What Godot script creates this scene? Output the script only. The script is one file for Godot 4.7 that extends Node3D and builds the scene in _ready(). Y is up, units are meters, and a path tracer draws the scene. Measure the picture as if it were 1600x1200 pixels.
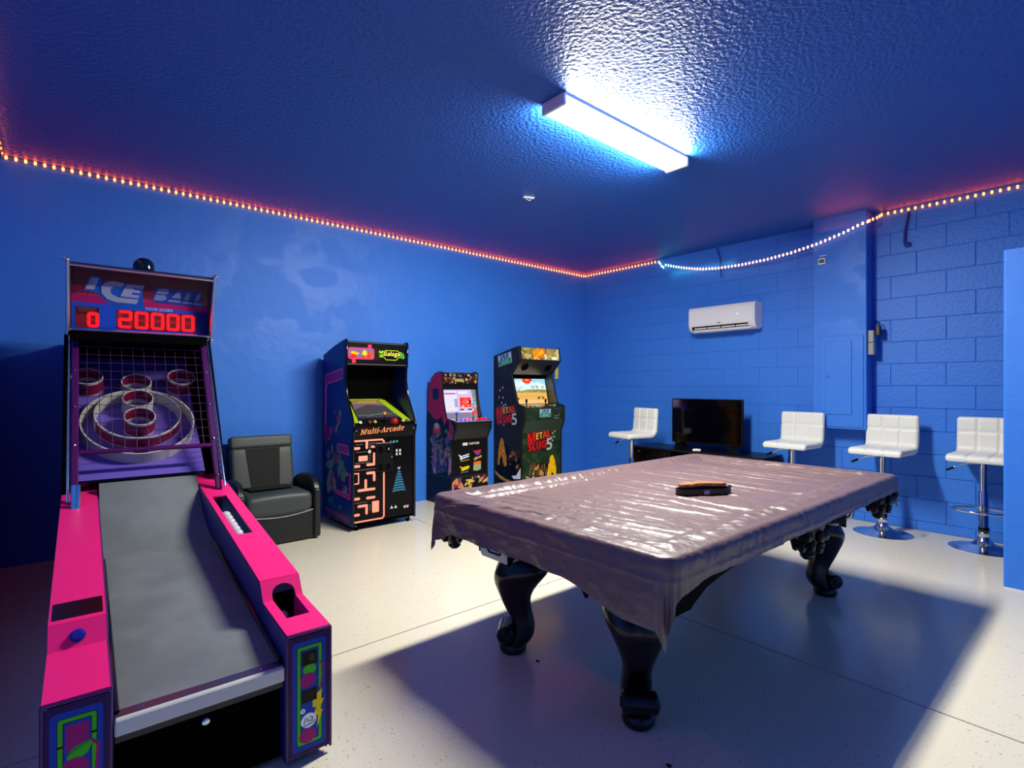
extends Node3D
# Game room: roller alley machine, three arcade cabinets, covered pool table, bar stools, LED strip.

const CEIL := 2.848
const WL := -5.056     # face of the left wall
const WB := -5.713     # face of the back wall
const WF := 0.30       # face of the wall behind the camera
const WR := 1.60

var M := {}
var taken := {}

func _ready() -> void:
	# ---- camera
	var cam := Camera3D.new()
	cam.name = "camera"
	cam.projection = Camera3D.PROJECTION_FRUSTUM
	cam.near = 0.05
	cam.far = 60.0
	var nh := 2.0 * 0.05 * 600.0 / 826.0
	cam.size = nh
	cam.frustum_offset = Vector2(0.0, nh * 5.0 / 1200.0)
	cam.position = Vector3(0, 1.25, 0)
	cam.rotation.y = deg_to_rad(49.3)
	add_child(cam)
	cam.current = true
	# ---- environment
	var we := WorldEnvironment.new()
	we.name = "environment"
	var env := Environment.new()
	env.background_mode = Environment.BG_COLOR
	env.background_color = Color(0, 0, 0)
	env.tonemap_mode = Environment.TONE_MAPPER_LINEAR
	env.tonemap_exposure = 1.38
	env.sdfgi_enabled = true
	env.ssao_enabled = true
	env.ssil_enabled = true
	we.environment = env
	add_child(we)
	# ---- the ceiling fixture's light: below its lens and out of both its sides
	var white := Color(1.0, 0.985, 0.915)
	area("fixture_light_down", Vector3(-2.065, 2.772, -2.692), Vector3(-90, 0, 0), Vector2(0.15, 1.18), white, 11.6)
	area("fixture_light_side", Vector3(-1.972, 2.815, -2.692), Vector3(0, -90, 0), Vector2(1.18, 0.045), white, 3.1)
	area("fixture_light_side", Vector3(-2.158, 2.815, -2.692), Vector3(0, 90, 0), Vector2(1.18, 0.045), white, 3.1)
	# ---- light of the LED strip, run by run, thrown up and out from just above the tape
	var red := Color(1.0, 0.28, 0.12)
	for k in 6:
		area("led_strip_glow", Vector3(WL + 0.03, 2.838, -0.2 - k * 1.0), Vector3(75, -90, 0), Vector2(0.98, 0.008), red, 0.028)
	area("led_strip_glow", Vector3(-4.44, 2.835, WB + 0.03), Vector3(75, 180, 0), Vector2(1.1, 0.008), red, 0.028)
	area("led_strip_glow", Vector3(-0.4, 2.832, WB + 0.03), Vector3(75, 180, 0), Vector2(2.0, 0.008), red, 0.06)
	for k in 3:
		area("led_strip_glow", Vector3(-4.0 + k * 2.0, 2.84, WF - 0.03), Vector3(-40, 0, 0), Vector2(1.9, 0.01), [Color(1, 0.35, 0.25), Color(1.0, 0.3, 0.45), Color(1, 0.3, 0.3)][k], 0.12)
	area("led_strip_glow", Vector3(-1.72, 2.71, -5.48), Vector3(80, 180, 0), Vector2(0.4, 0.01), red, 0.05)
	area("led_strip_glow", Vector3(-3.25, 2.645, -5.672), Vector3(-30, 0, 0), Vector2(0.8, 0.008), Color(0.5, 1.0, 0.75), 0.012)
	materials()
	shell()
	fixture()
	led_strip()
	pool_table()
	table_cover()
	on_table()
	alley_machine()
	multi_cabinet()
	small_cabinet()
	army_cabinet()
	recliner()
	bar_stools()
	tv_corner()
	wall_things()

func area(called: String, at: Vector3, turn: Vector3, size: Vector2, c: Color, e: float) -> void:
	var l := AreaLight3D.new()
	l.name = called
	l.area_size = size
	l.light_color = c
	l.light_energy = e
	l.shadow_enabled = true
	l.area_range = 14.0
	l.area_attenuation = 2.0
	l.position = at
	l.rotation_degrees = turn
	add_child(l, true)

# ------------------------------------------------------------------ scene helpers
func put(o: Node3D, called: String, parent: Node) -> void:
	o.name = called
	if parent == self:
		var n: int = taken.get(called, 0)
		taken[called] = n + 1
		if n > 0:
			o.name = "%s_%03d" % [called, n]
	parent.add_child(o, true)

func thing(called: String, label: String, category: String, at := Vector3.ZERO, turn := 0.0, group := "") -> Node3D:
	var o := Node3D.new()
	put(o, called, self)
	o.position = at
	o.rotation_degrees.y = turn
	tag(o, label, category, group)
	return o

func tag(o: Node3D, label: String, category: String, group := "") -> void:
	o.set_meta("label", label)
	o.set_meta("category", category)
	if group != "":
		o.set_meta("group", group)

func part(called: String, mesh: Mesh, m: Material, parent: Node) -> MeshInstance3D:
	var o := MeshInstance3D.new()
	o.mesh = mesh
	o.set_surface_override_material(0, m)
	put(o, called, parent)
	return o

func struct(called: String, label := "") -> Node3D:
	var o := Node3D.new()
	put(o, called, self)
	o.set_meta("kind", "structure")
	if label != "":
		o.set_meta("label", label)
	return o

func mat(c: Color, rough := 0.6, metal := 0.0, spec := 0.5) -> StandardMaterial3D:
	var m := StandardMaterial3D.new()
	m.albedo_color = c
	m.roughness = rough
	m.metallic = metal
	m.metallic_specular = spec
	return m

func glow(c: Color, e: float) -> StandardMaterial3D:
	var m := mat(Color(c.r * 0.3, c.g * 0.3, c.b * 0.3), 0.4)
	m.emission_enabled = true
	m.emission = c
	m.emission_energy_multiplier = e
	return m

func printed(t: Texture2D, rough := 0.4, lit := 0.0) -> StandardMaterial3D:
	var m := mat(Color.WHITE, rough, 0.0, 0.3)
	m.albedo_texture = t
	m.texture_repeat = false
	if lit > 0.0:
		m.albedo_color = Color(0.12, 0.12, 0.12)
		m.emission_enabled = true
		m.emission = Color.WHITE
		m.emission_operator = BaseMaterial3D.EMISSION_OP_MULTIPLY
		m.emission_texture = t
		m.emission_energy_multiplier = lit
	return m

func noise_tex(freq: float, seed_: int, oct := 4, normal := false, strength := 4.0, size := 512, kind := FastNoiseLite.TYPE_SIMPLEX_SMOOTH, ramp: Gradient = null) -> NoiseTexture2D:
	var n := FastNoiseLite.new()
	n.noise_type = kind
	n.seed = seed_
	n.frequency = freq
	n.fractal_octaves = oct
	var t := NoiseTexture2D.new()
	t.width = size
	t.height = size
	t.seamless = true
	t.noise = n
	if normal:
		t.as_normal_map = true
		t.bump_strength = strength
	if ramp:
		t.color_ramp = ramp
	return t

func ramp(a: Color, b: Color, p := 0.0, q := 1.0) -> Gradient:
	var g := Gradient.new()
	g.offsets = PackedFloat32Array([p, q])
	g.colors = PackedColorArray([a, b])
	return g

func world_tri(m: StandardMaterial3D, scale: float) -> void:
	m.uv1_triplanar = true
	m.uv1_world_triplanar = true
	m.uv1_scale = Vector3.ONE * scale

func materials() -> void:
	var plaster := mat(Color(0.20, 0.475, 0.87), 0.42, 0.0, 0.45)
	plaster.normal_enabled = true
	plaster.normal_texture = noise_tex(0.02, 3, 5, true, 3.0)
	plaster.normal_scale = 0.22
	plaster.roughness_texture = noise_tex(0.006, 9, 3, false, 1.0, 512, FastNoiseLite.TYPE_SIMPLEX_SMOOTH, ramp(Color(0.82, 0.82, 0.82), Color(1, 1, 1), 0.40, 0.56))
	plaster.roughness = 0.58
	world_tri(plaster, 0.6)
	M.wall = plaster
	var block := mat(Color(0.20, 0.475, 0.87), 0.5, 0.0, 0.45)
	block.normal_enabled = true
	block.normal_texture = noise_tex(0.03, 5, 5, true, 6.0)
	block.normal_scale = 0.25
	world_tri(block, 1.6)
	M.block = block
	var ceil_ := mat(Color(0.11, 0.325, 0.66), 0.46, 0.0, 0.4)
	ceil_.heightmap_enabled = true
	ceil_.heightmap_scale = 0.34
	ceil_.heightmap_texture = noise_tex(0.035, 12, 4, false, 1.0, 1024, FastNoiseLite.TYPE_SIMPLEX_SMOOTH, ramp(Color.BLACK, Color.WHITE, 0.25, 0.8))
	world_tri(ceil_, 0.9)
	M.ceiling = ceil_
	var floor_ := mat(Color(0.86, 0.83, 0.75), 0.24, 0.0, 0.4)
	floor_.albedo_texture = noise_tex(0.16, 22, 1, false, 1.0, 1024, FastNoiseLite.TYPE_VALUE, ramp(Color(0.62, 0.58, 0.56), Color(1, 1, 1), 0.045, 0.085))
	floor_.roughness_texture = noise_tex(0.01, 23, 4, false, 1.0, 512, FastNoiseLite.TYPE_SIMPLEX_SMOOTH, ramp(Color(0.7, 0.7, 0.7), Color(1, 1, 1)))
	world_tri(floor_, 1.05)
	M.floor = floor_
	M.dark = mat(Color(0.02, 0.02, 0.022), 0.7, 0.0, 0.12)
	M.black = mat(Color(0.05, 0.052, 0.055), 0.45, 0.0, 0.25)
	M.gloss_black = mat(Color(0.012, 0.012, 0.015), 0.12)
	M.chrome = mat(Color(0.86, 0.87, 0.9), 0.12, 1.0)
	M.steel = mat(Color(0.6, 0.6, 0.64), 0.35, 0.9)
	M.white = mat(Color(0.9, 0.9, 0.89), 0.45)
	M.plastic_white = mat(Color(0.88, 0.88, 0.9), 0.35)
	M.blue_trim = mat(Color(0.06, 0.2, 0.66), 0.5)
	M.pink = mat(Color(1.0, 0.15, 0.50), 0.4, 0.0, 0.35)
	M.purple = mat(Color(0.30, 0.03, 0.34), 0.35)
	M.navy = mat(Color(0.03, 0.14, 0.44), 0.4)

# ------------------------------------------------------------------ mesh builder: outward faces are given counter-clockwise
class MB:
	var st := SurfaceTool.new()
	var xf := Transform3D.IDENTITY
	func _init() -> void:
		st.begin(Mesh.PRIMITIVE_TRIANGLES)
		st.set_smooth_group(-1)
	func at(t: Transform3D) -> MB:
		xf = t
		return self
	func group(g: int) -> void:
		st.set_smooth_group(g)
	func v(p: Vector3, uv := Vector2.ZERO) -> void:
		st.set_uv(uv)
		st.add_vertex(xf * p)
	func tri(a: Vector3, b: Vector3, c: Vector3, ua := Vector2.ZERO, ub := Vector2.ZERO, uc := Vector2.ZERO) -> void:
		v(a, ua)
		v(c, uc)
		v(b, ub)
	func quad(a: Vector3, b: Vector3, c: Vector3, d: Vector3) -> void:   # from lower left round to upper left
		tri(a, b, c, Vector2(0, 1), Vector2(1, 1), Vector2(1, 0))
		tri(a, c, d, Vector2(0, 1), Vector2(1, 0), Vector2(0, 0))
	func uquad(a: Vector3, b: Vector3, c: Vector3, d: Vector3, ua: Vector2, ub: Vector2, uc: Vector2, ud: Vector2) -> void:
		tri(a, b, c, ua, ub, uc)
		tri(a, c, d, ua, uc, ud)
	func cpoly(mid: Vector3, pts: Array) -> void:
		var n: Vector3 = (pts[1] - pts[0]).cross(pts[2] - pts[0])
		var c := Vector3.ZERO
		for p in pts:
			c += p
		if n.dot(c / pts.size() - mid) < 0.0:
			pts.reverse()
		for i in range(1, pts.size() - 1):
			tri(pts[0], pts[i], pts[i + 1])
	func box(c: Vector3, s: Vector3, b := 0.0) -> MB:
		st.set_smooth_group(-1)
		var h := s * 0.5
		if b <= 0.0:
			for ax in 3:
				for sg in [-1.0, 1.0]:
					var pts := []
					for q in [[-1, -1], [1, -1], [1, 1], [-1, 1]]:
						var p := Vector3.ZERO
						p[ax] = sg * h[ax]
						p[(ax + 1) % 3] = q[0] * h[(ax + 1) % 3]
						p[(ax + 2) % 3] = q[1] * h[(ax + 2) % 3]
						pts.append(c + p)
					cpoly(c, pts)
			return self
		var i := Vector3(maxf(h.x - b, 0), maxf(h.y - b, 0), maxf(h.z - b, 0))
		for ax in 3:
			var a1 := (ax + 1) % 3
			var a2 := (ax + 2) % 3
			for sg in [-1.0, 1.0]:
				var pts := []
				for q in [[-1, -1], [1, -1], [1, 1], [-1, 1]]:
					var p := Vector3.ZERO
					p[ax] = sg * h[ax]
					p[a1] = q[0] * i[a1]
					p[a2] = q[1] * i[a2]
					pts.append(c + p)
				cpoly(c, pts)
				for s2 in [-1.0, 1.0]:
					var e := []
					for k in [[0, -1], [0, 1], [1, 1], [1, -1]]:
						var p := Vector3.ZERO
						p[ax] = sg * (h[ax] if k[0] == 0 else i[ax])
						p[a1] = s2 * (i[a1] if k[0] == 0 else h[a1])
						p[a2] = k[1] * i[a2]
						e.append(c + p)
					cpoly(c, e)
		for sx in [-1.0, 1.0]:
			for sy in [-1.0, 1.0]:
				for sz in [-1.0, 1.0]:
					cpoly(c, [c + Vector3(sx * h.x, sy * i.y, sz * i.z), c + Vector3(sx * i.x, sy * h.y, sz * i.z), c + Vector3(sx * i.x, sy * i.y, sz * h.z)])
		return self
	func ticks(h: float, r: float, k: int, m: int) -> PackedFloat32Array:
		var t := PackedFloat32Array()
		for j in k:
			t.append(-h + r * (1.0 - cos(j * PI / 2.0 / k)) )
		for j in m + 1:
			t.append(lerpf(-h + r, h - r, float(j) / m))
		for j in k:
			t.append(h - r + r * sin((j + 1) * PI / 2.0 / k))
		return t
	func rbox(c: Vector3, s: Vector3, r: float, k := 4, m := 4, bend = null) -> MB:   # rounded box, smooth
		st.set_smooth_group(1)
		var h := s * 0.5
		r = minf(r, minf(h.x, minf(h.y, h.z)) - 0.0001)
		var inn := h - Vector3(r, r, r)
		var tk := [ticks(h.x, r, k, m), ticks(h.y, r, k, m), ticks(h.z, r, k, m)]
		for ax in 3:
			var a1 := (ax + 1) % 3
			var a2 := (ax + 2) % 3
			var t1: PackedFloat32Array = tk[a1]
			var t2: PackedFloat32Array = tk[a2]
			for sg in [-1.0, 1.0]:
				var rows := []
				for x in t1:
					var row := []
					for y in t2:
						var p := Vector3.ZERO
						p[ax] = sg * h[ax]
						p[a1] = x
						p[a2] = y
						var q := Vector3(clampf(p.x, -inn.x, inn.x), clampf(p.y, -inn.y, inn.y), clampf(p.z, -inn.z, inn.z))
						p = q + (p - q).normalized() * r
						p = Vector3(snappedf(p.x, 1e-5), snappedf(p.y, 1e-5), snappedf(p.z, 1e-5))
						if bend != null:
							p = bend.call(p)
						row.append(c + p)
					rows.append(row)
				for a in rows.size() - 1:
					for b in rows[0].size() - 1:
						if sg > 0:
							quad(rows[a][b], rows[a + 1][b], rows[a + 1][b + 1], rows[a][b + 1])
						else:
							quad(rows[a][b], rows[a][b + 1], rows[a + 1][b + 1], rows[a + 1][b])
		return self
	func tube(pts: Array, rad, seg := 8, caps := true) -> MB:
		var rings := []
		var t0: Vector3 = (pts[1] - pts[0]).normalized()
		var n := t0.cross(Vector3.UP if absf(t0.y) < 0.9 else Vector3.RIGHT).normalized()
		for i in pts.size():
			var d: Vector3
			if i == 0:
				d = pts[1] - pts[0]
			elif i == pts.size() - 1:
				d = pts[i] - pts[i - 1]
			else:
				d = (pts[i + 1] - pts[i]).normalized() + (pts[i] - pts[i - 1]).normalized()
			d = d.normalized()
			n = (n - d * n.dot(d)).normalized()
			var b := d.cross(n)
			var r: float = rad[i] if rad is Array else rad
			var ring := []
			for k in seg:
				var a := TAU * k / seg
				ring.append(pts[i] + (n * cos(a) + b * sin(a)) * r)
			rings.append(ring)
		st.set_smooth_group(1)
		for i in rings.size() - 1:
			for k in seg:
				var k2 := (k + 1) % seg
				quad(rings[i][k], rings[i][k2], rings[i + 1][k2], rings[i + 1][k])
		if caps:
			st.set_smooth_group(-1)
			for k in range(1, seg - 1):
				tri(rings[0][0], rings[0][k + 1], rings[0][k])
				var e: Array = rings[-1]
				tri(e[0], e[k], e[k + 1])
		return self
	func lathe(prof: Array, seg := 24, c := Vector3.ZERO) -> MB:   # profile of (r, y), from the bottom up on the outside
		var g := 1
		for i in prof.size() - 1:
			if i > 0:
				var d1: Vector2 = (prof[i] - prof[i - 1]).normalized()
				var d2: Vector2 = (prof[i + 1] - prof[i]).normalized()
				if d1.dot(d2) < 0.8:
					g = 3 - g
			st.set_smooth_group(g)
			for k in seg:
				var a := TAU * k / seg
				var b := TAU * ((k + 1) % seg) / seg
				var p: Vector2 = prof[i]
				var q: Vector2 = prof[i + 1]
				var pa := c + Vector3(p.x * sin(a), p.y, p.x * cos(a))
				var pb := c + Vector3(p.x * sin(b), p.y, p.x * cos(b))
				var qa := c + Vector3(q.x * sin(a), q.y, q.x * cos(a))
				var qb := c + Vector3(q.x * sin(b), q.y, q.x * cos(b))
				if p.x > 1e-6:
					tri(pa, pb, qb)
				if q.x > 1e-6:
					tri(pa, qb, qa)
		return self
	func ball(c: Vector3, r: Vector3, seg := 16) -> MB:
		var prof := []
		var n := seg / 2
		var save := xf
		xf = xf * Transform3D(Basis.from_scale(r), c)
		for i in n + 1:
			var a := -PI / 2 + PI * i / n
			prof.append(Vector2(maxf(cos(a), 0.0) if i > 0 and i < n else 0.0, sin(a)))
		st.set_smooth_group(1)
		lathe(prof, seg)
		xf = save
		return self
	func prism(poly: PackedVector2Array, z0: float, z1: float, bev := 0.0) -> MB:   # outline in x, y pushed from z0 to z1
		if Geometry2D.is_polygon_clockwise(poly):
			poly = poly.duplicate()
			poly.reverse()
		var lo := Vector2(INF, INF)
		var hi := -lo
		for p in poly:
			lo = lo.min(p)
			hi = hi.max(p)
		var size := (hi - lo).max(Vector2(1e-6, 1e-6))
		var face := poly
		if bev > 0.0:
			var o := Geometry2D.offset_polygon(poly, -bev, Geometry2D.JOIN_MITER)
			if o.size() == 1 and o[0].size() == poly.size():
				face = o[0]
				if Geometry2D.is_polygon_clockwise(face):
					face.reverse()
				var best := 0
				for k in face.size():
					if face[k].distance_squared_to(poly[0]) < face[best].distance_squared_to(poly[0]):
						best = k
				var rolled := PackedVector2Array()
				for k in face.size():
					rolled.append(face[(best + k) % face.size()])
				face = rolled
			else:
				bev = 0.0
		var idx := Geometry2D.triangulate_polygon(face)
		st.set_smooth_group(-1)
		for i in range(0, idx.size(), 3):
			var a := face[idx[i]]
			var b := face[idx[i + 1]]
			var c := face[idx[i + 2]]
			if (b - a).cross(c - a) < 0:
				var sw := b
				b = c
				c = sw
			var ua := Vector2((a.x - lo.x) / size.x, 1.0 - (a.y - lo.y) / size.y)
			var ub := Vector2((b.x - lo.x) / size.x, 1.0 - (b.y - lo.y) / size.y)
			var uc := Vector2((c.x - lo.x) / size.x, 1.0 - (c.y - lo.y) / size.y)
			tri(Vector3(a.x, a.y, z1), Vector3(b.x, b.y, z1), Vector3(c.x, c.y, z1), ua, ub, uc)
			tri(Vector3(a.x, a.y, z0), Vector3(c.x, c.y, z0), Vector3(b.x, b.y, z0), ua, uc, ub)
		var g := 1
		var n := poly.size()
		for i in n:
			var a := poly[i]
			var b := poly[(i + 1) % n]
			var pr := poly[(i + n - 1) % n]
			if (a - pr).normalized().dot((b - a).normalized()) < 0.82:
				g = 3 - g
			st.set_smooth_group(g)
			var ua := Vector2((a.x - lo.x) / size.x, 1.0 - (a.y - lo.y) / size.y)
			var ub := Vector2((b.x - lo.x) / size.x, 1.0 - (b.y - lo.y) / size.y)
			uquad(Vector3(a.x, a.y, z0 + bev), Vector3(b.x, b.y, z0 + bev), Vector3(b.x, b.y, z1 - bev), Vector3(a.x, a.y, z1 - bev), ua, ub, ub, ua)
			if bev > 0.0:
				var fa := face[i]
				var fb := face[(i + 1) % n]
				st.set_smooth_group(-1)
				uquad(Vector3(a.x, a.y, z1 - bev), Vector3(b.x, b.y, z1 - bev), Vector3(fb.x, fb.y, z1), Vector3(fa.x, fa.y, z1), ua, ub, ub, ua)
				uquad(Vector3(fa.x, fa.y, z0), Vector3(fb.x, fb.y, z0), Vector3(b.x, b.y, z0 + bev), Vector3(a.x, a.y, z0 + bev), ua, ub, ub, ua)
		return self
	func grid(nu: int, nv: int, f: Callable) -> MB:   # f(u, v); seen from outside u runs right and v up
		st.set_smooth_group(1)
		var rows := []
		for j in nv + 1:
			var row := []
			for i in nu + 1:
				row.append(f.call(float(i) / nu, float(j) / nv))
			rows.append(row)
		for j in nv:
			for i in nu:
				var u0 := float(i) / nu
				var u1 := float(i + 1) / nu
				var v0 := 1.0 - float(j) / nv
				var v1 := 1.0 - float(j + 1) / nv
				uquad(rows[j][i], rows[j][i + 1], rows[j + 1][i + 1], rows[j + 1][i], Vector2(u0, v0), Vector2(u1, v0), Vector2(u1, v1), Vector2(u0, v1))
		return self
	func ring(r0: float, r1: float, y0: float, y1: float, seg := 40, a0 := 0.0, a1 := TAU) -> MB:   # an upright hoop
		var n := seg
		var full := a1 - a0 > TAU - 0.01
		for k in n:
			var a := lerpf(a0, a1, float(k) / n)
			var b := lerpf(a0, a1, float(k + 1) / n) if not (full and k == n - 1) else a0
			var da := Vector3(sin(a), 0, cos(a))
			var db := Vector3(sin(b), 0, cos(b))
			var up := Vector3.UP
			st.set_smooth_group(1)
			quad(da * r1 + up * y0, db * r1 + up * y0, db * r1 + up * y1, da * r1 + up * y1)
			st.set_smooth_group(2)
			quad(db * r0 + up * y0, da * r0 + up * y0, da * r0 + up * y1, db * r0 + up * y1)
			st.set_smooth_group(-1)
			quad(da * r1 + up * y1, db * r1 + up * y1, db * r0 + up * y1, da * r0 + up * y1)
			quad(db * r1 + up * y0, da * r1 + up * y0, da * r0 + up * y0, db * r0 + up * y0)
		return self
	func text(s: String, high: float, deep: float, slant := 0.0, bold := true, face := "Droid Sans") -> MB:
		var f := SystemFont.new()
		f.font_names = PackedStringArray([face])
		f.font_weight = 700 if bold else 400
		var t := TextMesh.new()
		t.text = s
		t.font = f
		t.font_size = 48
		t.pixel_size = high / 48.0 / 0.72
		t.depth = deep
		t.curve_step = 2.0
		var arr := t.get_mesh_arrays()
		var vs: PackedVector3Array = arr[Mesh.ARRAY_VERTEX]
		var ix = arr[Mesh.ARRAY_INDEX]
		if ix == null:
			ix = PackedInt32Array(range(vs.size()))
		var lo := INF
		var hi := -INF
		for p in vs:
			lo = minf(lo, p.y)
			hi = maxf(hi, p.y)
		st.set_smooth_group(-1)
		for i in ix:
			var p := vs[i]
			p.y -= (lo + hi) * 0.5
			v(p + Vector3(p.y * slant, 0, 0))
		return self
	func mesh() -> ArrayMesh:
		st.generate_normals()
		return st.commit()

static func P(a: Array) -> PackedVector2Array:   # flat list to outline
	var o := PackedVector2Array()
	for i in range(0, a.size(), 2):
		o.append(Vector2(a[i], a[i + 1]))
	return o

static func rrect(x0: float, y0: float, x1: float, y1: float, r: float, k := 4) -> PackedVector2Array:
	var o := PackedVector2Array()
	for c in [[x1 - r, y0 + r, -PI / 2], [x1 - r, y1 - r, 0.0], [x0 + r, y1 - r, PI / 2], [x0 + r, y0 + r, PI]]:
		for j in k + 1:
			var a: float = c[2] + PI / 2 * j / k
			o.append(Vector2(c[0] + r * cos(a), c[1] + r * sin(a)))
	return o

static func oval(cx: float, cy: float, rx: float, ry: float, k := 20) -> PackedVector2Array:
	var o := PackedVector2Array()
	for j in k:
		o.append(Vector2(cx + rx * cos(TAU * j / k), cy + ry * sin(TAU * j / k)))
	return o

static func T(x: float, y: float, z: float, rx := 0.0, ry := 0.0, rz := 0.0) -> Transform3D:
	return Transform3D(Basis.from_euler(Vector3(deg_to_rad(rx), deg_to_rad(ry), deg_to_rad(rz))), Vector3(x, y, z))

# an outline given in (z, y), pushed along x: what a side panel is cut from; its face looks to -x
static func side_on() -> Transform3D:
	return Transform3D(Basis(Vector3(0, 0, 1), Vector3(0, 1, 0), Vector3(-1, 0, 0)), Vector3.ZERO)

# ------------------------------------------------------------------ printed pictures
class Cv:
	var im: Image
	var w: int
	var h: int
	func _init(w_: int, h_: int, c: Color) -> void:
		w = w_
		h = h_
		im = Image.create_empty(w, h, false, Image.FORMAT_RGB8)
		im.fill(c)
	func rect(x: float, y: float, a: float, b: float, c: Color) -> Cv:
		im.fill_rect(Rect2i(int(round(x)), int(round(y)), int(round(a)), int(round(b))), c)
		return self
	func poly(p: PackedVector2Array, c: Color) -> Cv:
		var lo := INF
		var hi := -INF
		for q in p:
			lo = minf(lo, q.y)
			hi = maxf(hi, q.y)
		for y in range(maxi(0, int(lo)), mini(h, int(hi) + 1)):
			var xs := []
			var yy := y + 0.5
			for i in p.size():
				var a := p[i]
				var b := p[(i + 1) % p.size()]
				if (a.y <= yy) != (b.y <= yy):
					xs.append(a.x + (yy - a.y) / (b.y - a.y) * (b.x - a.x))
			xs.sort()
			for i in range(0, xs.size() - 1, 2):
				var x0 := int(round(xs[i]))
				var x1 := int(round(xs[i + 1]))
				if x1 > x0:
					im.fill_rect(Rect2i(x0, y, x1 - x0, 1), c)
		return self
	func disc(x: float, y: float, rx: float, ry: float, c: Color) -> Cv:
		var p := PackedVector2Array()
		for j in 24:
			p.append(Vector2(x + rx * cos(TAU * j / 24), y + ry * sin(TAU * j / 24)))
		return poly(p, c)
	func line(pts: Array, wd: float, c: Color) -> Cv:
		for i in range(0, pts.size() - 2, 2):
			var a := Vector2(pts[i], pts[i + 1])
			var b := Vector2(pts[i + 2], pts[i + 3])
			var n := (b - a).normalized().orthogonal() * wd * 0.5
			poly(PackedVector2Array([a + n, b + n, b - n, a - n]), c)
		for i in range(0, pts.size(), 2):
			if wd > 2.0:
				disc(pts[i], pts[i + 1], wd * 0.5, wd * 0.5, c)
		return self
	func blotches(n: int, r0: float, r1: float, cols: Array, seed_: int, box := Rect2()) -> Cv:
		var g := RandomNumberGenerator.new()
		g.seed = seed_
		if box.size == Vector2.ZERO:
			box = Rect2(0, 0, w, h)
		for i in n:
			var c := Vector2(g.randf_range(box.position.x, box.end.x), g.randf_range(box.position.y, box.end.y))
			var r := g.randf_range(r0, r1)
			var p := PackedVector2Array()
			var st := g.randf_range(0.5, 1.6)
			var ph := g.randf() * TAU
			for j in 14:
				var a := TAU * j / 14
				var q := Vector2(cos(a) * st, sin(a) / st) * r * g.randf_range(0.6, 1.2)
				p.append(c + q.rotated(ph))
			poly(p, cols[g.randi() % cols.size()])
		return self
	func tex(bright := 1.0) -> ImageTexture:
		if bright != 1.0:
			im.adjust_bcs(bright, 1.0, 1.0)
		return ImageTexture.create_from_image(im)

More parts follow.
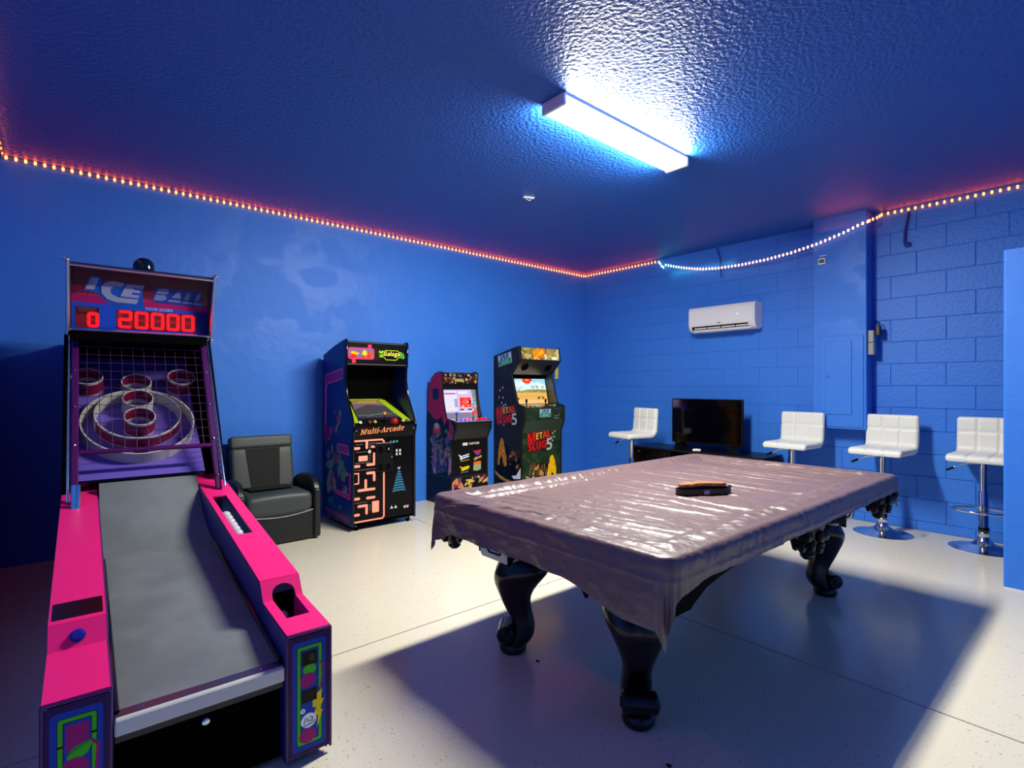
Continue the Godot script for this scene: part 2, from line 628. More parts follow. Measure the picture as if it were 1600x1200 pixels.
# ------------------------------------------------------------------ the room
func shell() -> void:
	# floor: four slabs parted by saw cuts
	var fl := struct("floor", "pale cream coated concrete floor with thin saw-cut joints")
	var jx := -2.41
	var jz := -2.575
	var gap := 0.004
	part("joint_bed", MB.new().box(Vector3(-1.7, -0.09, -2.7), Vector3(7.4, 0.16, 6.8)).mesh(), mat(Color(0.16, 0.15, 0.15), 0.9), fl)
	for q in [[-5.3, jx - gap, -5.9, jz - gap], [jx + gap, 1.9, -5.9, jz - gap], [-5.3, jx - gap, jz + gap, 0.6], [jx + gap, 1.9, jz + gap, 0.6]]:
		var s := Vector3(q[1] - q[0], 0.05, q[3] - q[2])
		part("slab", MB.new().box(Vector3((q[0] + q[1]) * 0.5, -0.025, (q[2] + q[3]) * 0.5), s, 0.0025).mesh(), M.floor, fl)
	var ce := struct("ceiling", "dark blue ceiling with a knocked-down plaster texture")
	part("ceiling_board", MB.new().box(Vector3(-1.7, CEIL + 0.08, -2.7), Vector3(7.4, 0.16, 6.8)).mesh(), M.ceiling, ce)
	var wl := struct("wall_left", "smooth blue wall behind the machines")
	part("wall_face", MB.new().box(Vector3(WL - 0.1, 1.435, -2.7), Vector3(0.2, 2.87, 6.8)).mesh(), M.wall, wl)
	var wf := struct("wall_front", "blue wall behind the camera")
	part("wall_face", MB.new().box(Vector3(-1.7, 1.435, WF + 0.1), Vector3(7.4, 2.87, 0.2)).mesh(), M.wall, wf)
	var wr := struct("wall_right", "blue wall closing the right side")
	part("wall_face", MB.new().box(Vector3(WR + 0.1, 1.435, -2.7), Vector3(0.2, 2.87, 6.8)).mesh(), M.wall, wr)
	# back wall of painted concrete blocks
	var wb := struct("wall_back", "blue painted concrete block wall at the back")
	part("mortar", MB.new().box(Vector3(-1.7, 1.435, WB - 0.106), Vector3(7.4, 2.87, 0.2)).mesh(), M.block, wb)
	var rng := RandomNumberGenerator.new()
	rng.seed = 4
	var course := 0.197
	var row := 0
	var y := 2.248 - 12 * course
	if y > 0.0:
		y -= course
		row = -1
	while y < CEIL:
		var y0 := maxf(y, 0.0)
		var y1 := minf(y + course, CEIL)
		var x := -1.39 - 10 * 0.394 + (0.0 if (row % 2 != 0) else 0.19)
		while x < -0.25:
			var x0 := maxf(x, WL)
			var x1 := minf(x + 0.394, 0.1)
			if x1 - x0 > 0.03 and y1 - y0 > 0.03:
				var thick := x0 < -2.0
				var g := 0.001 if thick else rng.randf_range(0.002, 0.0045)
				var b := 0.0012 if thick else rng.randf_range(0.002, 0.0045)
				var d := 0.006 + (0.0 if thick else rng.randf_range(-0.0015, 0.0015))
				part("block", MB.new().box(Vector3((x0 + x1) * 0.5, (y0 + y1) * 0.5, WB - 0.02 + d * 0.5 - 0.003), Vector3(x1 - x0 - g, y1 - y0 - g, 0.04 + d - 0.006), b).mesh(), M.block, wb)
			x += 0.394
		y += course
		row += 1
	# boxed-out chase on the back wall
	var ch := struct("trim_1", "blue boxed-out chase standing proud of the block wall")
	part("chase_face", MB.new().box(Vector3(-1.7535, 1.865, WB + 0.089), Vector3(0.447, 2.01, 0.178), 0.006).mesh(), M.wall, ch)
	# low partition at the right edge
	var pa := struct("wall_partition", "low blue partition wall cutting off the right side")
	part("wall_face", MB.new().prism(rrect(-0.503, -4.60, WR, -4.478, 0.014), 0.0, 2.105, 0.004).mesh(), M.wall, pa)
	var pf: MeshInstance3D = pa.get_child(0)
	# the outline above lies in (x, z); stand it up
	pf.mesh = MB.new().at(Transform3D(Basis(Vector3(1, 0, 0), Vector3(0, 0, 1), Vector3(0, -1, 0)), Vector3.ZERO)).prism(rrect(-0.503, -4.60, WR, -4.478, 0.014), -2.105, 0.0).mesh()
	var tb := struct("baseboard_partition")
	part("paint_line", MB.new().box(Vector3(0.55, 0.003, -4.476), Vector3(2.1, 0.006, 0.006), 0.001).mesh(), M.white, tb)

# ------------------------------------------------------------------ lights that can be seen
func fixture() -> void:
	var t := thing("ceiling_light", "long glowing white wraparound fixture under the blue ceiling", "ceiling light", Vector3(-2.065, CEIL, -2.692))
	part("housing", MB.new().box(Vector3(0, -0.006, 0), Vector3(0.12, 0.012, 1.20), 0.003).mesh(), M.white, t)
	var lens := glow(Color(1.0, 0.99, 0.95), 2.6)
	part("diffuser", MB.new().at(T(0, 0, 0)).prism(P([-0.080, -0.009, -0.084, -0.015, -0.080, -0.058, -0.074, -0.064, 0.074, -0.064, 0.080, -0.058, 0.084, -0.015, 0.080, -0.009]), -0.605, 0.605).mesh(), lens, t)
	for s in [-1.0, 1.0]:
		part("end_cap", MB.new().prism(rrect(-0.089, -0.069, 0.089, 0.0, 0.010), 0.612 * s - 0.008, 0.612 * s + 0.008, 0.003).mesh(), M.white, t)

func led_strip() -> void:
	var t := thing("led_strip", "glowing orange LED strip along the wall tops, sagging across the back wall", "light strip")
	var y := 2.831
	var wire := [Vector3(WL + 0.012, y + 0.003, WF - 0.012), Vector3(WL + 0.012, y, -2.5), Vector3(WL + 0.012, y - 0.002, WB + 0.012), Vector3(-4.5, y - 0.006, WB + 0.012), Vector3(-3.82, 2.822, WB + 0.012)]
	var sag := [Vector3(-3.82, 2.822, WB + 0.012), Vector3(-3.79, 2.80, -5.69), Vector3(-3.74, 2.725, -5.68), Vector3(-3.70, 2.755, -5.685), Vector3(-3.567, 2.71, -5.68), Vector3(-3.44, 2.671, -5.66), Vector3(-3.308, 2.636, -5.64), Vector3(-3.181, 2.606, -5.62), Vector3(-2.976, 2.579, -5.60), Vector3(-2.711, 2.566, -5.58), Vector3(-2.43, 2.567, -5.555), Vector3(-2.167, 2.585, -5.53), Vector3(-1.917, 2.621, -5.51), Vector3(-1.699, 2.676, -5.505), Vector3(-1.569, 2.722, -5.505), Vector3(-1.509, 2.735, -5.51)]
	var last := [Vector3(-1.509, 2.735, -5.51), Vector3(-1.48, 2.775, -5.6), Vector3(-1.46, 2.822, WB + 0.012), Vector3(-1.0, 2.818, WB + 0.012), Vector3(0.5, 2.815, WB + 0.012), Vector3(WR - 0.02, 2.815, WB + 0.012)]
	var front := [Vector3(WL + 0.012, y + 0.003, WF - 0.012), Vector3(WR - 0.02, y, WF - 0.012)]
	var cord := mat(Color(0.55, 0.5, 0.48), 0.5)
	for w in [wire, sag, last, front]:
		part("tape", MB.new().tube(w, 0.0035, 5).mesh(), cord, t)
	var warm := glow(Color(1.0, 0.37, 0.17), 10.0)
	var pale := glow(Color(1.0, 0.62, 0.55), 7.0)
	var green := glow(Color(0.75, 1.0, 0.85), 4.0)
	var bulb := MB.new().rbox(Vector3.ZERO, Vector3(0.015, 0.026, 0.013), 0.006, 2, 1).mesh()
	for run in [[wire, warm, 0.05], [sag, pale, 0.04], [last, warm, 0.05]]:
		var pts: Array = run[0]
		var left: float = 0.02
		for i in pts.size() - 1:
			var a: Vector3 = pts[i]
			var b: Vector3 = pts[i + 1]
			var d := a.distance_to(b)
			while left < d:
				var p := a.lerp(b, left / d)
				if p.x < 0.2:
					var m: Material = run[1]
					if run[1] == pale and p.x < -3.45:
						m = green
					var o := part("led", bulb, m, t)
					o.position = p + (Vector3(0.006, 0, 0) if absf(b.x - a.x) < absf(b.z - a.z) * 0.3 else Vector3(0, 0, 0.006))
					if absf(b.x - a.x) < absf(b.z - a.z) * 0.3:
						o.rotation.y = PI / 2
				left += run[2]
			left -= d
	# the run along the wall behind the camera, one piece
	var many := MB.new()
	var x := WL + 0.1
	while x < WR - 0.1:
		many.box(Vector3(x, y, WF - 0.018), Vector3(0.012, 0.018, 0.008), 0.003)
		x += 0.1
	var o2 := part("led_row", many.mesh(), glow(Color(1.0, 0.42, 0.20), 4.0), t)
	o2.set_meta("kind", "stuff")

# ------------------------------------------------------------------ pool table
const TC := Vector3(-1.545, 0.0, -2.58)
const THX := 0.665
const THZ := 1.20
const TTOP := 0.735

func pool_table() -> void:
	var t := thing("pool_table", "black pool table on scrolled legs under a mauve vinyl cover", "pool table", TC)
	var wood := mat(Color(0.02, 0.019, 0.021), 0.28)
	var apron_wood := mat(Color(0.02, 0.019, 0.021), 0.6, 0.0, 0.15)
	var cream := mat(Color(0.93, 0.91, 0.82), 0.35)
	var inlay := mat(Color(0.02, 0.02, 0.025), 0.35)
	# bed and rails under the cover
	part("bed", MB.new().box(Vector3(0, 0.655, 0), Vector3(1.08, 0.05, 2.14), 0.004).mesh(), mat(Color(0.05, 0.25, 0.15), 0.9), t)
	for s in [-1.0, 1.0]:
		part("rail", MB.new().box(Vector3(s * (THX - 0.07), 0.675, 0), Vector3(0.13, 0.09, 2.36), 0.012).mesh(), wood, t)
		part("rail", MB.new().box(Vector3(0, 0.675, s * (THZ - 0.07)), Vector3(1.05, 0.09, 0.13), 0.012).mesh(), wood, t)
	# aprons with an arched lower edge
	for s in [-1.0, 1.0]:
		var arch := PackedVector2Array()
		var n := 20
		for i in n + 1:
			var u := lerpf(-1.0, 1.0, float(i) / n)
			arch.append(Vector2(u * 0.805, 0.455 + 0.085 * pow(1.0 - pow(absf(u), 2.6), 0.6)))
		if s > 0:
			arch.append_array(P([0.83, 0.44, 1.055, 0.44, 1.055, 0.63]))
		else:
			arch.append(Vector2(0.805, 0.63))
		arch.append(Vector2(-0.805, 0.63))
		part("apron", MB.new().at(side_on()).prism(arch, -s * 0.50 - 0.012, -s * 0.50 + 0.012, 0.003).mesh(), apron_wood, t)
		var arch2 := PackedVector2Array()
		for i in n + 1:
			var u := lerpf(-1.0, 1.0, float(i) / n)
			arch2.append(Vector2(u * 0.225, 0.46 + 0.08 * pow(1.0 - pow(absf(u), 2.6), 0.6)))
		arch2.append(Vector2(0.225, 0.63))
		arch2.append(Vector2(-0.225, 0.63))
		part("apron", MB.new().prism(arch2, s * 1.075 - 0.012, s * 1.075 + 0.012, 0.003).mesh(), apron_wood, t)
	# legs: a cream block, a cabriole leg below it, a scroll and a foot
	var leg := cabriole().mesh()
	var scroll := MB.new()
	scroll.prism(oval(0.036, 0.094, 0.04, 0.042, 24), -0.066, 0.066, 0.008)
	scroll.prism(oval(0.036, 0.094, 0.02, 0.021, 16), -0.072, 0.072, 0.004)
	var scroll_mesh := scroll.mesh()
	var foot_mesh := MB.new().at(Transform3D(Basis.from_scale(Vector3(1.0, 1, 0.95)), Vector3(0.004, 0, 0))).lathe([Vector2(0, 0), Vector2(0.055, 0), Vector2(0.064, 0.012), Vector2(0.066, 0.028), Vector2(0.058, 0.042), Vector2(0.04, 0.055), Vector2(0, 0.06)], 24).mesh()
	for sx in [-1.0, 1.0]:
		for sz in [-1.0, 1.0]:
			var ang := rad_to_deg(atan2(-sz, sx))
			var l := part("leg", leg, wood, t)
			l.position = Vector3(sx * 0.355, 0, sz * 0.935)
			l.rotation_degrees.y = ang
			part("scroll", scroll_mesh, wood, l)
			part("foot", foot_mesh, wood, l)
			var bc := Vector3(sx * 0.365, 0.53, sz * 0.935)
			var bk := part("leg_block", MB.new().at(T(bc.x, 0, bc.z)).prism(P([-0.125, 0.64, -0.105, 0.47, -0.09, 0.45, 0.09, 0.45, 0.105, 0.47, 0.125, 0.64]), -0.115, 0.115, 0.004).mesh(), cream, t)
			var inl := MB.new()
			for s2 in [-1.0, 1.0]:
				inl.at(T(bc.x, 0, bc.z + s2 * 0.117))
				for seg in [[-0.095, 0.62, -0.075, 0.515], [-0.075, 0.525, -0.03, 0.482], [-0.03, 0.482, 0.045, 0.482], [0.045, 0.482, 0.075, 0.525], [0.075, 0.515, 0.095, 0.62]]:
					inl.tube([Vector3(seg[0], seg[1], 0), Vector3(seg[2], seg[3], 0)], 0.005, 5)
				inl.at(T(bc.x + s2 * 0.108, 0, bc.z, 0, 90, 0))
				for seg in [[-0.085, 0.60, -0.085, 0.515], [-0.085, 0.525, -0.04, 0.485], [-0.04, 0.485, 0.04, 0.485], [0.04, 0.485, 0.085, 0.525], [0.085, 0.515, 0.085, 0.60]]:
					inl.tube([Vector3(seg[0], seg[1], 0), Vector3(seg[2], seg[3], 0)], 0.006, 5)
			part("inlay", inl.mesh(), inlay, bk)
			var edge := MB.new()
			for e in [[-1.0, -1.0], [-1.0, 1.0], [1.0, -1.0], [1.0, 1.0]]:
				edge.tube([Vector3(bc.x + e[0] * 0.124, 0.62, bc.z + e[1] * 0.114), Vector3(bc.x + e[0] * 0.104, 0.47, bc.z + e[1] * 0.114)], 0.006, 5)
			part("edge_bead", edge.mesh(), inlay, bk)
	# leather drop pockets with tassels
	var leather := mat(Color(0.025, 0.018, 0.016), 0.35)
	var k := 0
	for p in [Vector3(0.60, 0, 0.0), Vector3(-0.60, 0, 0.0), Vector3(0.58, 0, -1.12), Vector3(-0.58, 0, -1.12), Vector3(0.50, 0, 1.08), Vector3(-0.58, 0, 1.12)]:
		var b := MB.new()
		b.at(T(p.x, 0, p.z))
		b.lathe([Vector2(0, 0.495), Vector2(0.03, 0.497), Vector2(0.05, 0.52), Vector2(0.056, 0.56), Vector2(0.066, 0.60), Vector2(0.074, 0.66)], 18)
		for j in 9:
			var a := TAU * j / 9
			b.ball(Vector3(sin(a) * 0.055, 0.535 + 0.012 * (j % 2), cos(a) * 0.055), Vector3(0.018, 0.028, 0.018), 8)
		for j in 8:
			var a := TAU * (j + 0.5) / 8
			b.ball(Vector3(sin(a) * 0.068, 0.59, cos(a) * 0.068), Vector3(0.022, 0.03, 0.022), 8)
		b.ball(Vector3(0, 0.49, 0), Vector3(0.032, 0.022, 0.032), 10)
		part("pocket", b.mesh(), leather, t)
		k += 1

func cabriole() -> MB:
	# [height, outer reach, inner reach, half width]; +x points outward
	var c := [[0.455, 0.060, -0.15, 0.112], [0.43, 0.070, -0.162, 0.122], [0.41, 0.078, -0.168, 0.128], [0.387, 0.090, -0.165, 0.128], [0.362, 0.094, -0.145, 0.118], [0.335, 0.091, -0.122, 0.104], [0.305, 0.080, -0.100, 0.090], [0.275, 0.068, -0.086, 0.077], [0.245, 0.056, -0.080, 0.066], [0.215, 0.042, -0.082, 0.058], [0.19, 0.028, -0.087, 0.055], [0.165, 0.014, -0.093, 0.055], [0.14, 0.008, -0.099, 0.057], [0.115, 0.006, -0.101, 0.058], [0.09, 0.010, -0.097, 0.059], [0.065, 0.018, -0.084, 0.058], [0.045, 0.02, -0.065, 0.052]]
	var f := func(u: float, v: float) -> Vector3:
		var x := (1.0 - v) * (c.size() - 1)
		var i := mini(int(x), c.size() - 2)
		var q := x - i
		var r := []
		for k in 4:
			r.append(lerpf(c[i][k], c[i + 1][k], q))
		var a := u * TAU
		var ex := signf(cos(a)) * pow(absf(cos(a)), 0.75)
		var ez := signf(sin(a)) * pow(absf(sin(a)), 0.75)
		var mid: float = (r[1] + r[2]) * 0.5
		var rx: float = (r[1] - r[2]) * 0.5
		# a groove down the outer face between two ribs, as carved knees have
		var carve := 0.0
		if ex > 0.0 and r[0] > 0.2:
			carve = 0.010 * exp(-pow(ez / 0.22, 2.0)) * smoothstep(0.2, 0.28, r[0])
		return Vector3(mid + ex * (rx - carve), r[0], -ez * r[3])
	var b := MB.new()
	b.grid(36, 45, f)
	return b

func table_cover() -> void:
	var m := mat(Color(0.415, 0.33, 0.335), 0.40, 0.0, 0.58)
	m.normal_enabled = true
	m.normal_texture = noise_tex(0.018, 31, 4, true, 6.0)
	m.normal_scale = 0.35
	m.uv1_triplanar = true
	m.uv1_scale = Vector3.ONE * 2.2
	var wr := FastNoiseLite.new()
	wr.seed = 8
	wr.frequency = 3.2
	wr.noise_type = FastNoiseLite.TYPE_SIMPLEX_SMOOTH
	wr.fractal_type = FastNoiseLite.FRACTAL_RIDGED
	wr.fractal_octaves = 3
	var big := FastNoiseLite.new()
	big.seed = 18
	big.frequency = 1.1
	big.fractal_octaves = 2
	var rc := 0.06
	var re := 0.022
	var hx := THX
	var hz := THZ
	var dn := 0.155   # near short side
	var df := 0.10
	var dl := 0.085   # long sides
	var creases := []
	var rng := RandomNumberGenerator.new()
	rng.seed = 77
	for i in 26:
		creases.append([-1.1 + i * 0.088 + rng.randf_range(-0.015, 0.015), rng.randf_range(-0.05, -0.015) - (0.22 if i > 14 else 0.0) * (i - 14) / 12.0, rng.randf_range(-0.62, -0.2), rng.randf_range(0.05, 0.7), rng.randf_range(0.004, 0.0085)])
	var f := func(u: float, v: float) -> Vector3:
		var q := Vector2(lerpf(-hx - dl, hx + dl, u), lerpf(hz + dn, -hz - df, v))
		var core := Vector2(clampf(q.x, -hx + rc, hx - rc), clampf(q.y, -hz + rc, hz - rc))
		var d := q - core
		var l := d.length()
		var y := TTOP
		var pos := q
		var dir := d / maxf(l, 1e-6)
		var over := l - (rc - re)
		var inset := minf(hx - absf(q.x), hz - absf(q.y))
		var flat := smoothstep(0.02, 0.07, inset)
		if over > 0.0:
			var quarter := re * PI / 2.0
			var corner := 4.0 * dir.x * dir.x * dir.y * dir.y
			if over < quarter:
				var a := over / re
				pos = core + dir * (rc - re + re * sin(a))
				y = TTOP - re * (1.0 - cos(a))
			else:
				var down := over - quarter
				down *= 1.0 + (0.25 * corner if q.y < hz - rc else 0.0)
				# the spare cloth of the near corners hangs lower
				var wl := pow(maxf(dir.x, 0.0), 8.0)
				var sh := smoothstep(0.0, 0.3, dir.y)
				down *= 1.0 + sh * (1.0 - wl) * (0.44 * smoothstep(0.46, 0.16, hx - q.x) + 0.35 * smoothstep(0.2, 0.05, hx + q.x)) + 0.35 * wl * smoothstep(hz - 0.22, hz - 0.06, q.y)
				var ph := atan2(dir.y, dir.x)
				var along := q.x * 9.0 + q.y * 9.0
				var wave := 0.004 * sin(along + big.get_noise_2d(q.x * 2.0, q.y * 2.0) * 5.0) * smoothstep(0.0, 0.12, down) * (1.0 - corner)
				wave += corner * 0.014 * sin(ph * 12.0) * smoothstep(0.0, 0.2, down)
				pos = core + dir * (rc + 0.03 * down + wave + 0.002 + 0.003 * exp(-pow((down - 0.05) / 0.006, 2.0)))
				y = TTOP - re - down
		# wrinkles
		var n := Vector2(q.x, q.y)
		var bump := 0.0
		var edge_band := exp(-pow((inset - 0.10) / 0.07, 2.0))
		bump += wr.get_noise_2d(n.x * 1.2, n.y * 2.0) * (0.0030 + 0.0055 * edge_band)
		bump += wr.get_noise_2d(n.x * 3.0 + 9.0, n.y * 3.0) * 0.0015
		bump += big.get_noise_2d(n.x * 2.0, n.y * 2.0) * 0.006
		for c in creases:
			var t: float = n.y - (c[0] + c[1] * n.x + 0.02 * big.get_noise_2d(n.x * 1.5, c[0] * 7.0))
			if absf(t) < 0.03:
				var k: float = smoothstep(c[2] - 0.1, c[2] + 0.1, n.x) * (1.0 - smoothstep(c[3] - 0.1, c[3] + 0.1, n.x))
				bump += c[4] * k * exp(-pow(t / 0.0045, 2.0))
		if over <= 0.0:
			# the cloth sinks to the bed inside the rails
			y -= 0.026 * smoothstep(0.11, 0.17, inset)
			y += bump * flat
			y = maxf(y, 0.684 if inset > 0.17 else 0.7215)
		else:
			pos += dir * (maxf(bump, -0.001) * 1.2 + 0.0025 * wr.get_noise_2d(q.x * 7.0, q.y * 7.0) * exp(-over * 30.0))
		return Vector3(pos.x, y, pos.y)
	var b := MB.new()
	var nu := 190
	var nv := 500
	var rows := []
	b.st.set_smooth_group(1)
	for j in nv + 1:
		for i in nu + 1:
			b.st.set_uv(Vector2(float(i) / nu, float(j) / nv))
			b.st.add_vertex(f.call(float(i) / nu, float(j) / nv))
	for j in nv:
		for i in nu:
			var a := j * (nu + 1) + i
			for ix in [a, a + nu + 2, a + 1, a, a + nu + 1, a + nu + 2]:
				b.st.add_index(ix)
	var o := part("table_cover", b.mesh(), m, self)
	o.position = TC
	tag(o, "wrinkled mauve vinyl cover draped over the pool table", "table cover")

func on_table() -> void:
	var t := thing("brush_tray", "black oval tray with a small pale tag lying on the mauve table cover", "tray", Vector3(-1.392, 0.7105, -2.47), 60.0)
	var tray := MB.new()
	tray.at(Transform3D(Basis(Vector3(1, 0, 0), Vector3(0, 0, -1), Vector3(0, 1, 0)), Vector3.ZERO))
	var outer := rrect(-0.145, -0.042, 0.145, 0.042, 0.038, 6)
	tray.prism(outer, 0.0, 0.012, 0.002)
	part("base", tray.mesh(), M.black, t)
	var wall := MB.new()
	var inner := rrect(-0.138, -0.036, 0.138, 0.036, 0.034, 6)
	wall.st.set_smooth_group(1)
	for i in outer.size():
		var k := (i + 1) % outer.size()
		var a := outer[i]
		var c := outer[k]
		var e := inner[i]
		var g := inner[k]
		var h := 0.032
		wall.group(1)
		wall.quad(Vector3(c.x, 0.006, c.y), Vector3(a.x, 0.006, a.y), Vector3(a.x, h, a.y), Vector3(c.x, h, c.y))
		wall.group(2)
		wall.quad(Vector3(e.x, 0.006, e.y), Vector3(g.x, 0.006, g.y), Vector3(g.x, h, g.y), Vector3(e.x, h, e.y))
		wall.group(-1)
		wall.quad(Vector3(a.x, h, a.y), Vector3(e.x, h, e.y), Vector3(g.x, h, g.y), Vector3(c.x, h, c.y))
	part("rim", wall.mesh(), mat(Color(0.03, 0.05, 0.055), 0.25), t)
	part("tag", MB.new().box(Vector3(-0.005, 0.017, 0.0425), Vector3(0.03, 0.02, 0.001)).mesh(), mat(Color(0.6, 0.58, 0.7), 0.6), t)
	part("loop", MB.new().tube([Vector3(0.14, 0.026, 0.0), Vector3(0.152, 0.034, 0.006), Vector3(0.15, 0.04, 0.0), Vector3(0.14, 0.034, -0.006)], 0.004, 6).mesh(), M.black, t)
	var b := thing("table_brush", "wooden backed bristle brush resting bristles down in the black tray", "brush", Vector3(-1.394, 0.7235, -2.472), 60.0)
	var hair := MB.new()
	hair.rbox(Vector3(-0.005, 0.014, 0), Vector3(0.22, 0.028, 0.046), 0.006, 2, 6)
	part("bristles", hair.mesh(), mat(Color(0.05, 0.025, 0.02), 0.9), b)
	var wd := mat(Color(0.78, 0.55, 0.33), 0.35)
	wd.albedo_texture = noise_tex(0.02, 61, 3, false, 1.0, 256, FastNoiseLite.TYPE_SIMPLEX_SMOOTH, ramp(Color(0.75, 0.62, 0.5), Color(1, 1, 1), 0.3, 0.7))
	wd.uv1_triplanar = true
	wd.uv1_scale = Vector3(4, 30, 30)
	var bk := MB.new()
	bk.rbox(Vector3(-0.005, 0.034, 0), Vector3(0.25, 0.02, 0.056), 0.009, 3, 8, func(p: Vector3) -> Vector3:
		var e := 1.0 - 0.35 * pow(absf(p.x) / 0.125, 4.0) - 0.12 * exp(-pow(p.x / 0.05, 2.0))
		return Vector3(p.x, p.y + 0.006 * exp(-pow(p.x / 0.07, 2.0)), p.z * e))
	part("handle", bk.mesh(), wd, b)

# ------------------------------------------------------------------ roller alley machine, front at local z = 0, going back along -z
func seven(d: int) -> Array:   # which of the seven bars are lit: top, upper right, lower right, bottom, lower left, upper left, middle
	return [[1, 1, 1, 1, 1, 1, 0], [0, 1, 1, 0, 0, 0, 0], [1, 1, 0, 1, 1, 0, 1]][d]

func alley_machine() -> void:
	var t := thing("alley_machine", "pink and purple ball rolling alley game with a caged ring target and red score sign", "arcade game", Vector3(-1.797, 0, -0.34), 88.4)
	var hw := 0.372
	var rw := 0.142
	var art_blue := Color(0.05, 0.22, 0.55)
	var prof := [Vector2(0, 0.433), Vector2(-0.298, 0.448), Vector2(-0.345, 0.514), Vector2(-1.90, 0.716)]
	# side panels of both rails
	var side := P([0, 0.02, 0, 0.429, -0.298, 0.444, -0.345, 0.510, -1.90, 0.711, -1.90, 0.02])
	for s in [-1.0, 1.0]:
		var rail := part("rail_cabinet", MB.new().at(side_on()).prism(side, -s * hw + 0.014 * (0.0 if s < 0 else 1.0) - (0.014 if s < 0 else 0.0), -s * hw + 0.014 * (1.0 if s > 0 else 0.0), 0.002).mesh(), M.navy, t)
		var xin: float = s * (hw - rw)
		part("inner_panel", MB.new().at(side_on()).prism(side, -xin - 0.006, -xin + 0.006, 0.002).mesh(), M.navy, rail)
		part("front_panel", MB.new().box(Vector3(s * (hw - rw * 0.5), 0.222, -0.011), Vector3(rw, 0.40, 0.022), 0.003).mesh(), M.purple, rail)
		part("front_art", MB.new().at(T(s * (hw - rw * 0.5), 0.222, 0)).prism(P([-0.065, -0.194, 0.065, -0.194, 0.065, 0.194, -0.065, 0.194]), 0.0002, 0.0014).mesh(), printed(alley_art(s > 0), 0.35), rail)
		# purple edging along the top
		var trim := MB.new()
		for x in [s * (hw - 0.002), xin]:
			for i in 3:
				trim.tube([Vector3(x, prof[i].y - 0.004, prof[i].x), Vector3(x, prof[i + 1].y - 0.004, prof[i + 1].x)], 0.0045, 6)
		trim.tube([Vector3(s * hw, 0.43, 0.001), Vector3(xin, 0.43, 0.001)], 0.0055, 6)
		trim.tube([Vector3(s * hw, 0.02, 0.001), Vector3(s * hw, 0.43, 0.001)], 0.0045, 6)
		trim.tube([Vector3(xin, 0.02, 0.001), Vector3(xin, 0.43, 0.001)], 0.0045, 6)
		part("edge_trim", trim.mesh(), M.purple, rail)
	# pink tops, cut from flat sheets: (across, along the slope)
	var seg_xf := func(i: int, xc: float) -> Transform3D:
		var a: Vector2 = prof[i]
		var b: Vector2 = prof[i + 1]
		var dir := Vector3(0, b.y - a.y, b.x - a.x).normalized()
		var nrm := Vector3(1, 0, 0).cross(dir)
		return Transform3D(Basis(Vector3(1, 0, 0), dir, nrm), Vector3(xc, a.y, a.x))
	var h := rw * 0.5
	var left := MB.new()
	var xl := -(hw - h)
	for i in 3:
		var l: float = prof[i].distance_to(prof[i + 1])
		left.at(seg_xf.call(i, xl)).prism(P([-h, 0, h, 0, h, l, -h, l]), -0.004, 0.003)
	part("rail_top", left.mesh(), M.pink, t)
	var right := MB.new()
	var xr := hw - h
	var l0: float = prof[0].distance_to(prof[1])
	var l1: float = prof[1].distance_to(prof[2])
	var l2: float = prof[2].distance_to(prof[3])
	right.at(seg_xf.call(0, xr)).prism(P([-h, 0, h, 0, h, l0, 0.046, l0, 0.042, 0.125, -0.036, 0.125, -0.036, l0, -h, l0]), -0.004, 0.003)
	var arch := [-h, 0.0, -0.036, 0.0]
	for k in 13:
		var a := PI - PI * k / 12.0
		arch.append_array([0.005 + 0.041 * cos(a), 0.022 + 0.036 * sin(a)])
	arch.append_array([0.046, 0.0, h, 0.0, h, l1, -h, l1])
	right.at(seg_xf.call(1, xr)).prism(P(arch), -0.004, 0.003)
	var w0 := 0.50   # ball window along the slope
	var w1 := 1.10
	right.at(seg_xf.call(2, xr))
	right.prism(P([-h, 0, h, 0, h, w0, -h, w0]), -0.004, 0.003)
	right.prism(P([-h, w1, h, w1, h, l2, -h, l2]), -0.004, 0.003)
	right.prism(P([-h, w0, -0.046, w0, -0.046, w1, -h, w1]), -0.004, 0.003)
	right.prism(P([0.020, w0, h, w0, h, w1, 0.020, w1]), -0.004, 0.003)
	part("rail_top", right.mesh(), M.pink, t)
	# pocket behind the opening, and the ball channel under the window
	var pocket := MB.new()
	pocket.box(Vector3(xr, 0.335, -0.235), Vector3(0.10, 0.01, 0.26))
	pocket.box(Vector3(xr, 0.385, -0.365), Vector3(0.12, 0.13, 0.01))
	part("ball_pocket", pocket.mesh(), M.dark, t)
	part("pocket_lining", MB.new().box(Vector3(xr + 0.047, 0.388, -0.21), Vector3(0.006, 0.10, 0.20)).mesh(), M.pink, t)
	var chan := MB.new()
	chan.at(seg_xf.call(2, xr))
	chan.box(Vector3(-0.007, (w0 + w1) * 0.5, -0.075), Vector3(0.07, w1 - w0 + 0.1, 0.008))
	chan.box(Vector3(0.028, (w0 + w1) * 0.5, -0.04), Vector3(0.006, w1 - w0 + 0.1, 0.07))
	part("ball_channel", chan.mesh(), mat(Color(0.05, 0.12, 0.35), 0.4), t)
	var pane := mat(Color(0.05, 0.07, 0.12, 0.08), 0.08)
	pane.metallic_specular = 0.2
	pane.transparency = BaseMaterial3D.TRANSPARENCY_ALPHA
	part("window_pane", MB.new().at(seg_xf.call(2, xr)).box(Vector3(-0.013, (w0 + w1) * 0.5, -0.006), Vector3(0.064, w1 - w0, 0.003)).mesh(), pane, t)
	# on the left rail: a dark display and a blue button
	part("display", MB.new().at(seg_xf.call(2, xl)).box(Vector3(0, 0.085, 0.0035), Vector3(0.128, 0.115, 0.003), 0.001).mesh(), mat(Color(0.03, 0.008, 0.015), 0.25), t)
	var btn := MB.new()
